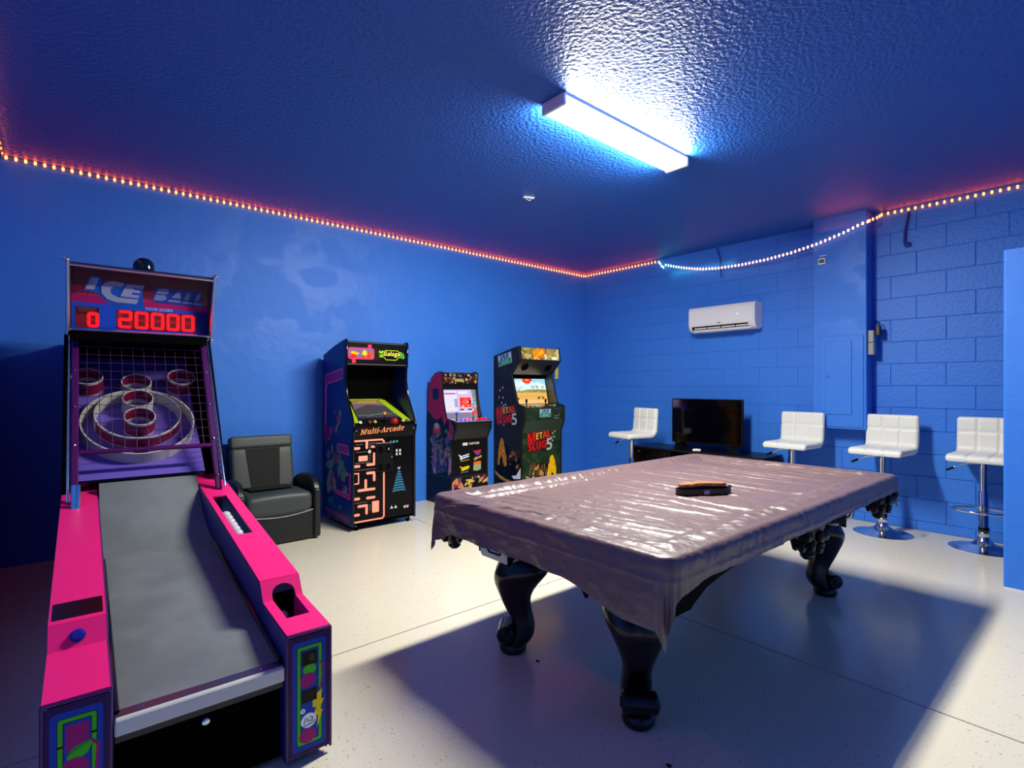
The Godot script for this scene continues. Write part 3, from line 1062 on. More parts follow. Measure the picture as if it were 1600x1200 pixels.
	btn.at(seg_xf.call(1, xl) * T(0, l1 * 0.45, 0.003, 90, 0, 0))
	btn.lathe([Vector2(0.02, 0), Vector2(0.02, 0.004), Vector2(0.015, 0.005), Vector2(0.015, 0.013), Vector2(0.012, 0.016), Vector2(0, 0.0165)], 20)
	part("start_button", btn.mesh(), mat(Color(0.02, 0.14, 0.62), 0.3), t)
	# the lane: flat, then kicked up at its end
	var lane_w := hw - rw - 0.008
	var lane := MB.new()
	var lp := P([-0.02, 0.295, -0.02, 0.335, -0.6, 0.405, -1.15, 0.470, -1.35, 0.505, -1.5, 0.57, -1.62, 0.655, -1.70, 0.735, -1.735, 0.742, -1.735, 0.20])
	lane.at(side_on()).prism(lp, -lane_w, lane_w)
	var lm := mat(Color(0.49, 0.52, 0.52), 0.5)
	lm.albedo_texture = noise_tex(0.008, 41, 4, false, 1.0, 512, FastNoiseLite.TYPE_SIMPLEX_SMOOTH, ramp(Color(0.9, 0.9, 0.9), Color(1, 1, 1), 0.2, 0.8))
	lm.uv1_triplanar = true
	lm.uv1_scale = Vector3.ONE * 0.9
	part("lane", lane.mesh(), lm, t)
	for s in [-1.0, 1.0]:
		part("lane_edge", MB.new().tube([Vector3(s * (lane_w - 0.004), 0.346, -0.03), Vector3(s * (lane_w - 0.004), 0.416, -0.6), Vector3(s * (lane_w - 0.004), 0.482, -1.15)], 0.009, 8).mesh(), M.gloss_black, t)
	var lip := MB.new()
	lip.box(Vector3(0, 0.3365, -0.05), Vector3(lane_w * 2, 0.005, 0.07), 0.001)
	part("lane_strip", lip.mesh(), mat(Color(0.45, 0.40, 0.52), 0.3, 0.8), t)
	part("lane_nose", MB.new().box(Vector3(0, 0.314, -0.008), Vector3(lane_w * 2, 0.046, 0.022), 0.004).mesh(), mat(Color(0.82, 0.82, 0.77), 0.45), t)
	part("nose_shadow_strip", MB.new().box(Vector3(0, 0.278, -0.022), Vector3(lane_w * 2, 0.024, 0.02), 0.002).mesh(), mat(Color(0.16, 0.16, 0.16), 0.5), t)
	for k in 4:
		part("rivet", MB.new().ball(Vector3(-0.16 + k * 0.107, 0.3395, -0.03), Vector3(0.006, 0.004, 0.006), 8).mesh(), M.chrome, t)
	part("kick_panel", MB.new().box(Vector3(0, 0.155, -0.06), Vector3(lane_w * 2, 0.27, 0.02), 0.002).mesh(), mat(Color(0.012, 0.013, 0.012), 0.7, 0.0, 0.08), t)
	part("lock", MB.new().at(T(0.005, 0.222, -0.05, 90, 0, 0)).lathe([Vector2(0.011, 0), Vector2(0.011, 0.004), Vector2(0.008, 0.006), Vector2(0, 0.006)], 14).mesh(), M.chrome, t)
	# ---- rear housing
	var ub := Vector3(0, sin(deg_to_rad(40.0)), -cos(deg_to_rad(40.0)))
	var rear := MB.new()
	rear.at(side_on())
	var wing := P([-1.75, 0.02, -1.75, 0.66, -1.72, 0.78, -2.19, 1.54, -2.19, 1.56, -3.2, 1.56, -3.2, 0.02])
	rear.prism(wing, hw - 0.016, hw, 0.002)
	rear.prism(wing, -hw, -hw + 0.016, 0.002)
	rear.at(Transform3D.IDENTITY)
	rear.box(Vector3(0, 0.8, -3.19), Vector3(hw * 2 - 0.03, 1.55, 0.02))
	rear.box(Vector3(0, 1.57, -2.75), Vector3(hw * 2, 0.02, 0.9))
	rear.box(Vector3(-0.01, 1.540, -2.17), Vector3(0.66, 0.05, 0.36))
	part("rear_housing", rear.mesh(), M.dark, t)
	# ---- target board with its hoops
	var bx := Transform3D(Basis(Vector3(1, 0, 0), -ub.cross(Vector3(1, 0, 0)) * -1.0, -ub), Vector3(-0.028, 0.765, -1.75))
	var nrm := Vector3(1, 0, 0).cross(ub)
	bx = Transform3D(Basis(Vector3(1, 0, 0), nrm, -ub), Vector3(-0.0, 0.765, -1.75))   # local y is off the board, -z runs up it
	var board := part("target_board", MB.new().at(bx).box(Vector3(-0.022, -0.012, -0.52), Vector3(0.585, 0.024, 1.06), 0.003).mesh(), mat(Color(0.42, 0.34, 0.72), 0.5), t)
	part("board_edge", MB.new().at(bx).box(Vector3(-0.022, -0.016, 0.012), Vector3(0.585, 0.034, 0.016), 0.004).mesh(), M.gloss_black, board)
	var hoop := mat(Color(0.74, 0.74, 0.70), 0.45)
	var lab := mat(Color(0.50, 0.03, 0.22), 0.4)
	var cx := -0.028
	part("outer_hoop", MB.new().at(bx * T(cx, 0, -0.365)).ring(0.268, 0.276, 0.0, 0.075, 72).mesh(), hoop, board)
	var mid := part("middle_hoop", MB.new().at(bx * T(cx, 0, -0.42)).ring(0.205, 0.213, 0.0, 0.08, 64).mesh(), hoop, t)
	part("hoop_label", MB.new().at(bx * T(cx, 0, -0.42)).ring(0.2135, 0.2145, 0.008, 0.07, 40, -1.25, 1.25).mesh(), lab, mid)
	for c in [[cx, 0.373, 0.1], [cx, 0.535, 0.1], [cx, 0.69, 0.1], [-0.268, 0.742, 0.1], [0.215, 0.742, 0.1]]:
		var cup := part("cup_hoop", MB.new().at(bx * T(c[0], 0, -c[1])).ring(0.072, 0.078, 0.0, c[2], 40).mesh(), hoop, t)
		if c[1] < 0.5 or c[1] > 0.7:
			part("hoop_label", MB.new().at(bx * T(c[0], 0, -c[1])).ring(0.0783, 0.0792, 0.012, c[2] - 0.014, 30, -1.5, 1.5).mesh(), lab, cup)
		part("cup_lining", MB.new().at(bx * T(c[0], 0, -c[1])).ring(0.0705, 0.0718, 0.03, c[2] - 0.006, 30, 1.2, TAU - 1.2).mesh(), lab, cup)
	for hy in [0.185, 0.30]:
		part("ball_hole", MB.new().at(bx * T(cx, 0.0, -hy)).lathe([Vector2(0.035, 0.0005), Vector2(0.033, 0.0015), Vector2(0, 0.0015)], 24).mesh(), M.dark, board)
	# ---- cage
	var cage := [Vector3(0, 0.672, -1.56), Vector3(0, 1.565, -2.125)]
	for s in [-1.0, 1.0]:
		var a: Vector3 = cage[0] + Vector3(s * 0.315 - 0.005, 0, 0)
		var b: Vector3 = cage[1] + Vector3(s * 0.315 - 0.005, 0, 0)
		var dir := (b - a).normalized()
		var post := part("cage_post", MB.new().at(Transform3D(Basis(Vector3(1, 0, 0), dir, Vector3(1, 0, 0).cross(dir)), (a + b) * 0.5)).box(Vector3.ZERO, Vector3(0.029, a.distance_to(b), 0.034), 0.004).mesh(), M.purple, t)
		var ch := MB.new()
		ch.tube([a + Vector3(s * 0.026, 0.02, 0.03), b + Vector3(s * 0.026, 0, 0.0)], 0.006, 8)
		if s < 0:
			ch.tube([a + Vector3(0.005, -0.02, 0.06), a + Vector3(0.005, 0.10, 0.03)], 0.019, 12)
			ch.ball(a + Vector3(0.005, -0.02, 0.06), Vector3(0.019, 0.012, 0.019), 10)
		part("chrome_edge", ch.mesh(), M.chrome, post)
		var bolts := MB.new()
		for q in [0.08, 0.3, 0.52, 0.74, 0.95]:
			bolts.ball(a.lerp(b, q) + Vector3(0, 0.012, 0.019), Vector3(0.006, 0.006, 0.006), 8)
		part("bolt", bolts.mesh(), M.chrome, post)
		# lattice between the post and the side of the housing
		var lat := MB.new()
		for j in 24:
			var y := 0.72 + j * 0.036
			var z := -1.56 - (y - 0.672) * 0.63
			lat.tube([Vector3(s * 0.335, y, z - 0.01), Vector3(s * 0.335, y + 0.05, z - 0.085)], 0.0022, 4)
			lat.tube([Vector3(s * 0.335, y + 0.04, z - 0.035), Vector3(s * 0.335, y - 0.01, z - 0.10)], 0.0022, 4)
		part("side_lattice", lat.mesh(), mat(Color(0.4, 0.45, 0.7), 0.4, 0.6), t)
	var on := func(x: float, y: float) -> Vector3: return Vector3(x - 0.005, y, -1.56 - (y - 0.672) * 0.63 + 0.004)
	part("cage_bar", MB.new().tube([on.call(-0.315, 0.912), on.call(0.315, 0.912)], 0.013, 10).mesh(), M.purple, t)
	var wire := mat(Color(0.32, 0.16, 0.38), 0.4, 0.4)
	for k in 11:
		var x := -0.265 + k * 0.053
		part("cage_wire", MB.new().tube([on.call(x, 0.912), on.call(x, 1.54)], 0.0018, 5).mesh(), wire, t)
	for k in 13:
		var y := 0.965 + k * 0.047
		part("cage_wire", MB.new().tube([on.call(-0.305, y), on.call(0.305, y)], 0.0018, 5).mesh(), wire, t)
	# ---- sign head, leaning forward
	var lean := rad_to_deg(atan2(0.11, 0.345))
	var hd := Transform3D(Basis.from_euler(Vector3(deg_to_rad(lean), 0, 0)), Vector3(0, 1.575, -2.06))   # local: x across, y up the face, z out
	var H := 0.362
	var W := 0.353
	var head := MB.new()
	var cheek := P([-2.06, 1.567, -1.95, 1.937, -2.34, 1.937, -2.34, 1.567])
	head.at(side_on())
	head.prism(cheek, W - 0.014, W, 0.002)
	head.prism(cheek, -W, -W + 0.014, 0.002)
	head.at(Transform3D.IDENTITY)
	head.prism(P([-W, 1.567, W, 1.567, W, 1.581, -W, 1.581]), -2.34, -2.056)
	head.prism(P([-W, 1.923, W, 1.923, W, 1.937, -W, 1.937]), -2.34, -1.952)
	head.box(Vector3(0, 1.752, -2.335), Vector3(W * 2 - 0.02, 0.35, 0.012))
	var hb := part("sign_box", head.mesh(), mat(Color(0.16, 0.15, 0.26), 0.4, 0.0, 0.3), t)
	var rim := MB.new()
	rim.at(hd)
	rim.tube([Vector3(-W, -0.02, 0.004), Vector3(-W, H + 0.025, 0.004)], 0.010, 10)
	rim.tube([Vector3(W, -0.02, 0.004), Vector3(W, H + 0.025, 0.004)], 0.010, 10)
	rim.tube([Vector3(-W, 0.0, 0.004), Vector3(W, 0.0, 0.004)], 0.008, 10)
	rim.tube([Vector3(-W, H, 0.004), Vector3(W, H, 0.004)], 0.008, 10)
	for s in [-1.0, 1.0]:
		rim.ball(Vector3(s * (W + 0.006), H + 0.028, 0.006), Vector3(0.017, 0.010, 0.014), 10)
		rim.ball(Vector3(s * (W + 0.002), -0.022, 0.006), Vector3(0.013, 0.012, 0.012), 10)
	part("chrome_frame", rim.mesh(), mat(Color(0.78, 0.76, 0.82), 0.2, 0.9), hb)
	# printed face, set back in the box
	var face := Cv.new(700, 350, Color(0.04, 0.19, 0.50))
	face.poly(P([0, 0, 700, 0, 700, 196, 0, 188]), Color(0.24, 0.01, 0.12))
	face.poly(P([0, 140, 700, 150, 700, 198, 0, 190]), Color(0.42, 0.01, 0.24))
	face.poly(P([620, 196, 700, 196, 700, 350, 620, 350]), Color(0.06, 0.07, 0.30))
	for k in 24:
		face.line([30 + k * 24, 132 + k * 0.6, 44 + k * 24, 132 + k * 0.6], 2, Color(0.55, 0.25, 0.22))
	face.line([24, 140, 600, 158], 2, Color(0.55, 0.22, 0.25))
	face.line([24, 120, 600, 140], 2, Color(0.4, 0.12, 0.18))
	# blue drop shadows of the lettering
	face.poly(P([55, 118, 86, 30, 130, 30, 140, 60, 340, 60, 348, 200, 200, 205, 140, 160, 120, 130]), Color(0.03, 0.20, 0.45))
	face.poly(P([392, 150, 410, 62, 660, 62, 668, 168, 400, 158]), Color(0.05, 0.13, 0.36))
	face.rect(18, 216, 110, 120, Color(0.20, 0.01, 0.08))
	for k in 2:
		face.rect(28 + k * 6, 222 + k * 14, 88 - k * 12, 8, Color(0.30, 0.17, 0.10))
	face.rect(212, 218, 420, 118, Color(0.22, 0.0, 0.05))
	var fd := T(0, 1.582, -2.085)   # the printed face stands upright behind the leaning glass
	var FH := 0.34
	part("sign_face", MB.new().at(fd).prism(P([-W + 0.015, 0, W - 0.015, 0, W - 0.015, FH, -W + 0.015, FH]), -0.004, 0.0).mesh(), printed(face.tex(1.7), 0.4), hb)
	var px := func(x: float, y: float) -> Vector3: return Vector3((x / 700.0 - 0.5) * (W * 2 - 0.03), FH * (1.0 - y / 350.0), 0.002)
	var silver := mat(Color(0.62, 0.64, 0.78), 0.4)
	# ICE: built as shapes, BALL as split bars
	var ice := MB.new()
	ice.at(fd)
	var shape := func(b: MB, pts: Array) -> void:
		var o := PackedVector2Array()
		for i in range(0, pts.size(), 2):
			var q: Vector3 = px.call(pts[i], pts[i + 1])
			o.append(Vector2(q.x, q.y))
		b.prism(o, 0.0005, 0.004)
	shape.call(ice, [62, 112, 92, 40, 128, 40, 104, 112])
	shape.call(ice, [252, 56, 190, 50, 158, 62, 138, 92, 140, 130, 166, 162, 206, 176, 310, 178, 322, 150, 220, 146, 188, 130, 180, 104, 196, 84, 240, 82])
	shape.call(ice, [262, 60, 352, 62, 344, 82, 300, 80, 296, 92, 332, 94, 326, 110, 290, 108, 286, 122, 326, 124, 320, 142, 230, 138])
	part("sign_lettering", ice.mesh(), silver, hb)
	var ballw := MB.new()
	ballw.at(fd)
	shape.call(ballw, [424, 70, 466, 66, 484, 76, 478, 94, 460, 102, 414, 100])
	shape.call(ballw, [410, 108, 456, 108, 470, 118, 464, 138, 444, 146, 398, 144])
	shape.call(ballw, [532, 78, 544, 80, 546, 122, 496, 118])
	shape.call(ballw, [482, 132, 546, 134, 546, 148, 472, 146])
	shape.call(ballw, [584, 78, 606, 80, 590, 126, 566, 124])
	shape.call(ballw, [560, 136, 612, 138, 608, 152, 554, 150])
	shape.call(ballw, [642, 80, 662, 82, 646, 128, 624, 126])
	shape.call(ballw, [620, 138, 668, 140, 664, 154, 614, 152])
	part("sign_lettering", ballw.mesh(), mat(Color(0.45, 0.49, 0.70), 0.4), hb)
	var ys: Vector3 = px.call(430, 202)
	part("sign_lettering", MB.new().at(fd * T(ys.x, ys.y, 0.0015)).text("YOUR SCORE", 0.017, 0.002).mesh(), mat(Color(0.75, 0.78, 0.95), 0.4), hb)
	# score digits
	var lit := glow(Color(1.0, 0.03, 0.06), 2.2)
	var dim := glow(Color(0.7, 0.0, 0.02), 0.55)
	for wn in [[18, 262, 128, 336], [212, 222, 632, 334]]:
		var plate := MB.new().at(fd)
		shape.call(plate, [wn[0], wn[1], wn[2], wn[1], wn[2], wn[3], wn[0], wn[3]])
		var wp := part("score_window_led", plate.mesh(), glow(Color(0.45, 0.0, 0.02), 0.5), hb)
		wp.position.z = -0.002
	var digits := [[100, 292, 0, 20, 36], [255, 277, 2, 27, 46], [338, 277, 0, 27, 46], [421, 277, 0, 27, 46], [504, 277, 0, 27, 46], [587, 277, 0, 27, 46]]
	for d in digits:
		var on_ := MB.new()
		var off := MB.new()
		on_.at(fd)
		off.at(fd)
		var x: float = d[0]
		var y: float = d[1]
		var a: float = d[3]
		var b: float = d[4]
		var bars := [[x - a, y - b, x + a, y - b], [x + a, y - b, x + a, y], [x + a, y, x + a, y + b], [x - a, y + b, x + a, y + b], [x - a, y, x - a, y + b], [x - a, y - b, x - a, y], [x - a, y, x + a, y]]
		var which := seven(d[2])
		for k in 7:
			var q: Array = bars[k]
			var u := Vector2(q[0], q[1])
			var v := Vector2(q[2], q[3])
			var e := (v - u).normalized()
			var n := e.orthogonal() * 8.0
			u += e * 2.0
			v -= e * 2.0
			shape.call(on_ if which[k] else off, [u.x - e.x * 7, u.y - e.y * 7, u.x + n.x, u.y + n.y, v.x + n.x, v.y + n.y, v.x + e.x * 7, v.y + e.y * 7, v.x - n.x, v.y - n.y, u.x - n.x, u.y - n.y])
		var dg := part("score_digit_led", on_.mesh(), lit, hb)
		part("unlit_led", off.mesh(), dim, dg)
	var lens := mat(Color(0.03, 0.03, 0.04, 0.05), 0.03)
	lens.metallic_specular = 0.2
	lens.transparency = BaseMaterial3D.TRANSPARENCY_ALPHA
	part("sign_glass", MB.new().at(hd).box(Vector3(0, H * 0.5, -0.008), Vector3(W * 2 - 0.034, H - 0.004, 0.003)).mesh(), lens, hb)
	area_on(t, fd * T(0.07, FH * 0.2, 0.01, 0, 180, 0), Vector2(0.42, 0.10), Color(1, 0.04, 0.06), 0.06)
	# beacon dome
	var bc := T(-0.005, 1.945, -2.02)
	var dome := MB.new()
	dome.at(bc)
	dome.lathe([Vector2(0.055, 0), Vector2(0.055, 0.025), Vector2(0.05, 0.045), Vector2(0.038, 0.062), Vector2(0.02, 0.072), Vector2(0, 0.075)], 24)
	part("beacon", dome.mesh(), mat(Color(0.01, 0.10, 0.22), 0.08), t)
	# balls in the channel and one low in the pocket
	var ball_mesh := MB.new().ball(Vector3.ZERO, Vector3.ONE * 0.026, 20).mesh()
	var bm := mat(Color(0.95, 0.95, 0.96), 0.3)
	for k in 7:
		var wpos: Vector3 = t.transform * (seg_xf.call(2, xr) * Vector3(-0.022, 0.545 + k * 0.054, -0.036))
		var o := part("game_ball", ball_mesh, bm, self)
		o.position = wpos
		tag(o, ["white ball nearest the front", "second white ball from the front", "third white ball from the front", "fourth white ball from the front", "fifth white ball from the front", "sixth white ball from the front", "rearmost white ball"][k] + " in the row under the right pink rail's window", "ball", "balls under the rail window")
	var o := part("game_ball", ball_mesh, bm, self)
	o.position = t.transform * Vector3(0.303, 0.367, -0.325)
	tag(o, "white ball lying in the open pocket of the pink rail", "ball")

func area_on(t: Node3D, at: Transform3D, size: Vector2, c: Color, e: float) -> void:
	var l := AreaLight3D.new()
	l.name = "sign_light"
	l.area_size = size
	l.light_color = c
	l.light_energy = e
	l.shadow_enabled = true
	l.area_range = 14.0
	l.area_attenuation = 2.0
	l.transform = t.transform * at
	add_child(l, true)

func alley_art(right: bool) -> ImageTexture:
	var bl := Color(0.03, 0.20, 0.52)
	var gr := Color(0.20, 0.62, 0.10)
	var mg := Color(0.55, 0.03, 0.36)
	var c := Cv.new(130, 388, Color(0.16, 0.04, 0.26))
	c.poly(rrect(10, 14, 120, 376, 12), bl)
	c.poly(rrect(24, 30, 108, 360, 8), Color(0.02, 0.10, 0.22))
	c.poly(rrect(26, 32, 106, 358, 7), gr)
	c.poly(rrect(36, 42, 96, 348, 4), Color(0.02, 0.10, 0.22))
	c.poly(rrect(38, 44, 94, 346, 4), bl)
	if right:
		c.disc(66, 112, 22, 18, gr)
		c.line([100, 96, 112, 110, 106, 170, 98, 190], 6, mg)
		c.disc(60, 146, 25, 24, mg)
		c.poly(P([76, 206, 108, 192, 104, 222, 114, 226, 100, 256, 110, 262, 90, 318, 94, 276, 78, 274, 88, 246, 76, 244]), Color(0.82, 0.72, 0.04))
		c.disc(63, 282, 26, 24, Color(0.86, 0.86, 0.84))
		c.line([48, 290, 54, 272], 3, Color(0.1, 0.1, 0.12))
		c.line([60, 276, 60, 288], 3, Color(0.1, 0.1, 0.12))
		c.line([68, 272, 76, 276, 74, 286, 66, 286], 3, Color(0.1, 0.1, 0.12))
		c.line([46, 298, 74, 294, 84, 288], 3, Color(0.1, 0.1, 0.12))
		c.disc(60, 332, 28, 24, mg)
		c.rect(40, 50, 50, 46, Color(0.02, 0.02, 0.02))
		c.rect(66, 62, 16, 24, Color(0.18, 0.20, 0.12))
		c.rect(40, 176, 50, 44, Color(0.02, 0.02, 0.02))
		c.rect(50, 186, 32, 26, Color(0.06, 0.07, 0.07))
		c.disc(44, 246, 8, 9, Color(0.75, 0.75, 0.72))
		c.line([44, 242, 44, 250], 2, Color(0.1, 0.1, 0.1))
	else:
		c.rect(42, 52, 48, 70, mg)
		c.poly(P([44, 132, 58, 112, 92, 104, 98, 110, 88, 136, 64, 150, 46, 150]), gr)
		c.poly(P([44, 132, 92, 110, 92, 104, 58, 112]), Color(0.05, 0.5, 0.2))
		c.disc(60, 168, 30, 28, mg)
		c.line([98, 108, 110, 124, 106, 190, 98, 220], 8, mg)
		c.rect(24, 100, 14, 6, Color(0.02, 0.03, 0.03))
		c.rect(94, 84, 14, 6, Color(0.02, 0.03, 0.03))
		c.disc(62, 260, 26, 30, gr)
		c.disc(60, 318, 28, 24, mg)
	return c.tex(1.25)

# ------------------------------------------------------------------ arcade cabinets: local z towards the player, front at z = 0, x to the right
func side_panels(t: Node3D, w: float, outline: PackedVector2Array, th: float, m: Material, edge: Material) -> Array:
	var out := []
	for s in [-1.0, 1.0]:
		var z0: float = w * 0.5 - th if s < 0 else -w * 0.5
		var o := part("side_panel", MB.new().at(side_on()).prism(outline, z0, z0 + th, 0.002).mesh(), m, t)
		var e := MB.new()
		var pts := []
		for p in outline:
			pts.append(Vector3(s * (w * 0.5 - th * 0.5), p.y, p.x))
		e.tube(pts, th * 0.42, 6)
		part("edge_molding", e.mesh(), edge, o)
		out.append(o)
	return out

func art_on_side(w: float, outline: PackedVector2Array, inset: float) -> ArrayMesh:
	var o := Geometry2D.offset_polygon(outline, -inset, Geometry2D.JOIN_MITER)
	return MB.new().at(side_on()).prism(o[0], w * 0.5 + 0.0002, w * 0.5 + 0.0012).mesh()

func sheet(x0: float, y0: float, x1: float, y1: float, z: float, xf := Transform3D.IDENTITY, thick := 0.003) -> ArrayMesh:
	return MB.new().at(xf).prism(P([x0, y0, x1, y0, x1, y1, x0, y1]), z - thick, z).mesh()

func joystick(t: Node3D, at: Vector3, c: Color) -> void:
	var j := MB.new()
	j.at(Transform3D(Basis.IDENTITY, at))
	j.lathe([Vector2(0.02, 0), Vector2(0.02, 0.003), Vector2(0.005, 0.005), Vector2(0.005, 0.055)], 12)
	var s := part("joystick", j.mesh(), M.black, t)
	part("knob", MB.new().ball(at + Vector3(0, 0.066, 0), Vector3.ONE * 0.017, 14).mesh(), mat(c, 0.3), s)

func button_mesh(xf: Transform3D) -> ArrayMesh:
	return MB.new().at(xf).lathe([Vector2(0.017, 0), Vector2(0.017, 0.005), Vector2(0.0125, 0.007), Vector2(0.012, 0.013), Vector2(0, 0.014)], 14).mesh()

func multi_cabinet() -> void:
	var t := thing("arcade_cabinet", "tall blue sided multi-game arcade cabinet with a maze printed on its black front", "arcade cabinet", Vector3(-4.33, 0, -2.23), 90.0)
	var w := 0.62
	var out := P([-0.006, 0.045, -0.006, 0.80, 0.010, 0.86, 0.018, 0.905, 0.008, 0.925, -0.03, 1.0, -0.085, 1.09, -0.135, 1.20, -0.162, 1.31, -0.158, 1.40, -0.146, 1.46, -0.136, 1.655, -0.15, 1.672, -0.20, 1.665, -0.40, 1.625, -0.655, 1.555, -0.66, 0.045])
	var blue := mat(Color(0.035, 0.11, 0.36), 0.35)
	var panels := side_panels(t, w, out, 0.02, blue, M.gloss_black)
	# side print: pink frames and loose shapes
	var c := Cv.new(380, 820, Color(0.035, 0.11, 0.36))
	var pk := Color(0.50, 0.06, 0.36)
	var lit := Color(0.66, 0.25, 0.48)
	var grn := Color(0.40, 0.44, 0.34)
	c.poly(P([18, 150, 262, 120, 262, 172, 60, 196, 44, 210, 40, 392, 20, 392]), lit)
	c.poly(P([24, 156, 256, 127, 256, 166, 50, 190, 30, 206]), pk)
	c.poly(P([200, 468, 318, 468, 340, 514, 182, 508]), lit)
	c.poly(P([206, 474, 312, 474, 330, 508, 192, 502]), pk)
	c.blotches(9, 10, 30, [Color(0.55, 0.10, 0.30), Color(0.42, 0.06, 0.32)], 3, Rect2(20, 400, 90, 70))
	c.blotches(6, 10, 24, [Color(0.46, 0.44, 0.30), Color(0.5, 0.1, 0.3)], 5, Rect2(120, 320, 110, 90))
	for bl in [[110, 560, 50, 66, 11], [215, 560, 62, 58, 12], [260, 620, 44, 60, 13], [110, 650, 40, 46, 14]]:
		c.blotches(7, 16, 36, [grn, Color(0.30, 0.40, 0.36)], bl[4], Rect2(bl[0] - bl[2], bl[1] - bl[3], bl[2] * 2, bl[3] * 2))
	c.blotches(10, 12, 24, [pk, Color(0.34, 0.05, 0.34)], 15, Rect2(70, 520, 220, 150))
	c.line([60, 700, 120, 560], 20, grn)
	c.line([350, 600, 346, 700, 150, 690], 20, lit)
	c.line([350, 600, 346, 700, 150, 690], 13, pk)
	c.blotches(10, 8, 20, [Color(0.05, 0.24, 0.40), Color(0.12, 0.30, 0.40)], 17, Rect2(60, 725, 240, 40))
	c.poly(P([20, 786, 330, 790, 330, 812, 20, 802]), Color(0.36, 0.05, 0.26))
	part("side_art", art_on_side(w, out, 0.012), printed(c.tex(1.5), 0.32), panels[0])
	# front
	var f := Cv.new(580, 740, Color(0.018, 0.018, 0.022))
	var co := Color(1.0, 0.66, 0.56)
	var edge := Color(0.60, 0.12, 0.09)
	var bars := [[0, 18, 268, 18, 14], [0, 722, 268, 722, 14], [268, 18, 284, 34, 284, 706, 268, 722, 14], [120, 26, 120, 80, 22], [0, 82, 48, 82, 22], [170, 76, 240, 76, 20], [190, 140, 190, 232, 22], [190, 232, 128, 232, 22], [0, 238, 48, 238, 22], [0, 300, 44, 300, 10], [44, 300, 44, 388, 10], [44, 388, 0, 388, 10], [126, 306, 190, 306, 22], [190, 306, 190, 372, 22], [110, 368, 110, 444, 22], [46, 450, 190, 450, 22], [126, 524, 190, 524, 22], [0, 520, 46, 520, 22], [46, 588, 118, 588, 22], [118, 588, 118, 656, 22], [0, 660, 44, 660, 22]]
	for pass_ in 2:
		for b in bars:
			var wd: float = b[-1]
			f.line(b.slice(0, b.size() - 1), wd + (6.0 if pass_ == 0 else 0.0), edge if pass_ == 0 else co)
	for r in [[44, 150, 128, 196], [170, 560, 236, 660]]:
		f.poly(rrect(r[0] - 3, r[1] - 3, r[2] + 3, r[3] + 3, 8), edge)
		f.poly(rrect(r[0], r[1], r[2], r[3], 7), co)
	for row in [[24, 90, 50, 17], [150, 260, 46, 17], [24, 130, 116, 18], [20, 150, 212, 18], [16, 200, 272, 18], [20, 120, 556, 18]]:
		var x: float = row[0]
		while x < row[1]:
			f.disc(x, row[2], 3, 3, Color(0.8, 0.8, 0.82))
			x += row[3]
	for y in [60, 80, 100, 150, 170, 190, 590, 610, 630]:
		f.disc(150, y, 3, 3, Color(0.8, 0.8, 0.82))
	f.disc(146, 118, 15, 15, Color(0.82, 0.78, 0.62))
	f.disc(252, 62, 11, 11, Color(0.85, 0.85, 0.85))
	for k in 3:
		f.disc(352 + k * 32, 44, 11, 11, [Color(0.35, 0.32, 0.45), Color(0.32, 0.6, 0.55), Color(0.22, 0.58, 0.42)][k])
	for k in 4:
		var x := 412 + (k % 2) * 34
		var y := 128 + int(k / 2) * 32
		f.poly(P([x - 10, y - 11, x + 10, y - 11, x + 6, y, x + 11, y + 11, x - 11, y + 11, x - 6, y]), Color(0.82, 0.82, 0.85))
	# striped beam
	for k in 8:
		var y0 := 322.0 + k * 24.0
		var a := 16.0 + k * 7.0
		f.poly(P([435 - a, y0, 435 - a * 0.4, y0 - 7, 435 + a * 0.4, y0 - 8, 435 + a, y0 - 2, 435 + a + 4, y0 + 13, 435 + a * 0.4, y0 + 8, 435 - a * 0.4, y0 + 9, 435 - a - 4, y0 + 15]), Color(0.18, 0.45, 0.56))
	f.poly(P([418, 276, 428, 286, 436, 282, 444, 274, 450, 284, 440, 304, 430, 304, 420, 290]), Color(0.66, 0.62, 0.85))
	for x in [360, 400]:
		f.poly(P([x, 622, x + 8, 640, x + 18, 650, x - 18, 652, x - 8, 642]), Color(0.85, 0.85, 0.86))
	for x in [494, 522]:
		f.poly(P([x - 12, 640, x + 12, 638, x + 12, 656, x, 668, x - 12, 656]), Color(0.82, 0.8, 0.8))
		f.rect(x - 10, 640, 20, 8, Color(0.75, 0.15, 0.12))
	var fp := part("front_panel", sheet(-0.29, 0.06, 0.29, 0.80, -0.02), printed(f.tex(), 0.28), t)
	# coin door
	var cd := part("coin_door", MB.new().box(Vector3(-0.005, 0.62, -0.014), Vector3(0.17, 0.255, 0.018), 0.004).mesh(), M.black, t)
	part("door_ledge", MB.new().box(Vector3(-0.002, 0.75, -0.006), Vector3(0.19, 0.008, 0.03), 0.002).mesh(), mat(Color(0.6, 0.58, 0.6), 0.3, 0.7), cd)
	for x in [-0.045, 0.03]:
		part("coin_slot", MB.new().box(Vector3(x, 0.69, -0.003), Vector3(0.04, 0.06, 0.006), 0.002).mesh(), M.gloss_black, cd)
		part("coin_return", MB.new().box(Vector3(x, 0.535, -0.003), Vector3(0.04, 0.05, 0.006), 0.002).mesh(), M.dark, cd)
	part("coin_plate", MB.new().box(Vector3(0.03, 0.695, 0.001), Vector3(0.012, 0.022, 0.003), 0.001).mesh(), mat(Color(0.7, 0.65, 0.4), 0.4), cd)
	part("lock", MB.new().at(T(0.06, 0.625, -0.004, 90, 0, 0)).lathe([Vector2(0.01, 0), Vector2(0.01, 0.005), Vector2(0, 0.006)], 12).mesh(), M.chrome, cd)
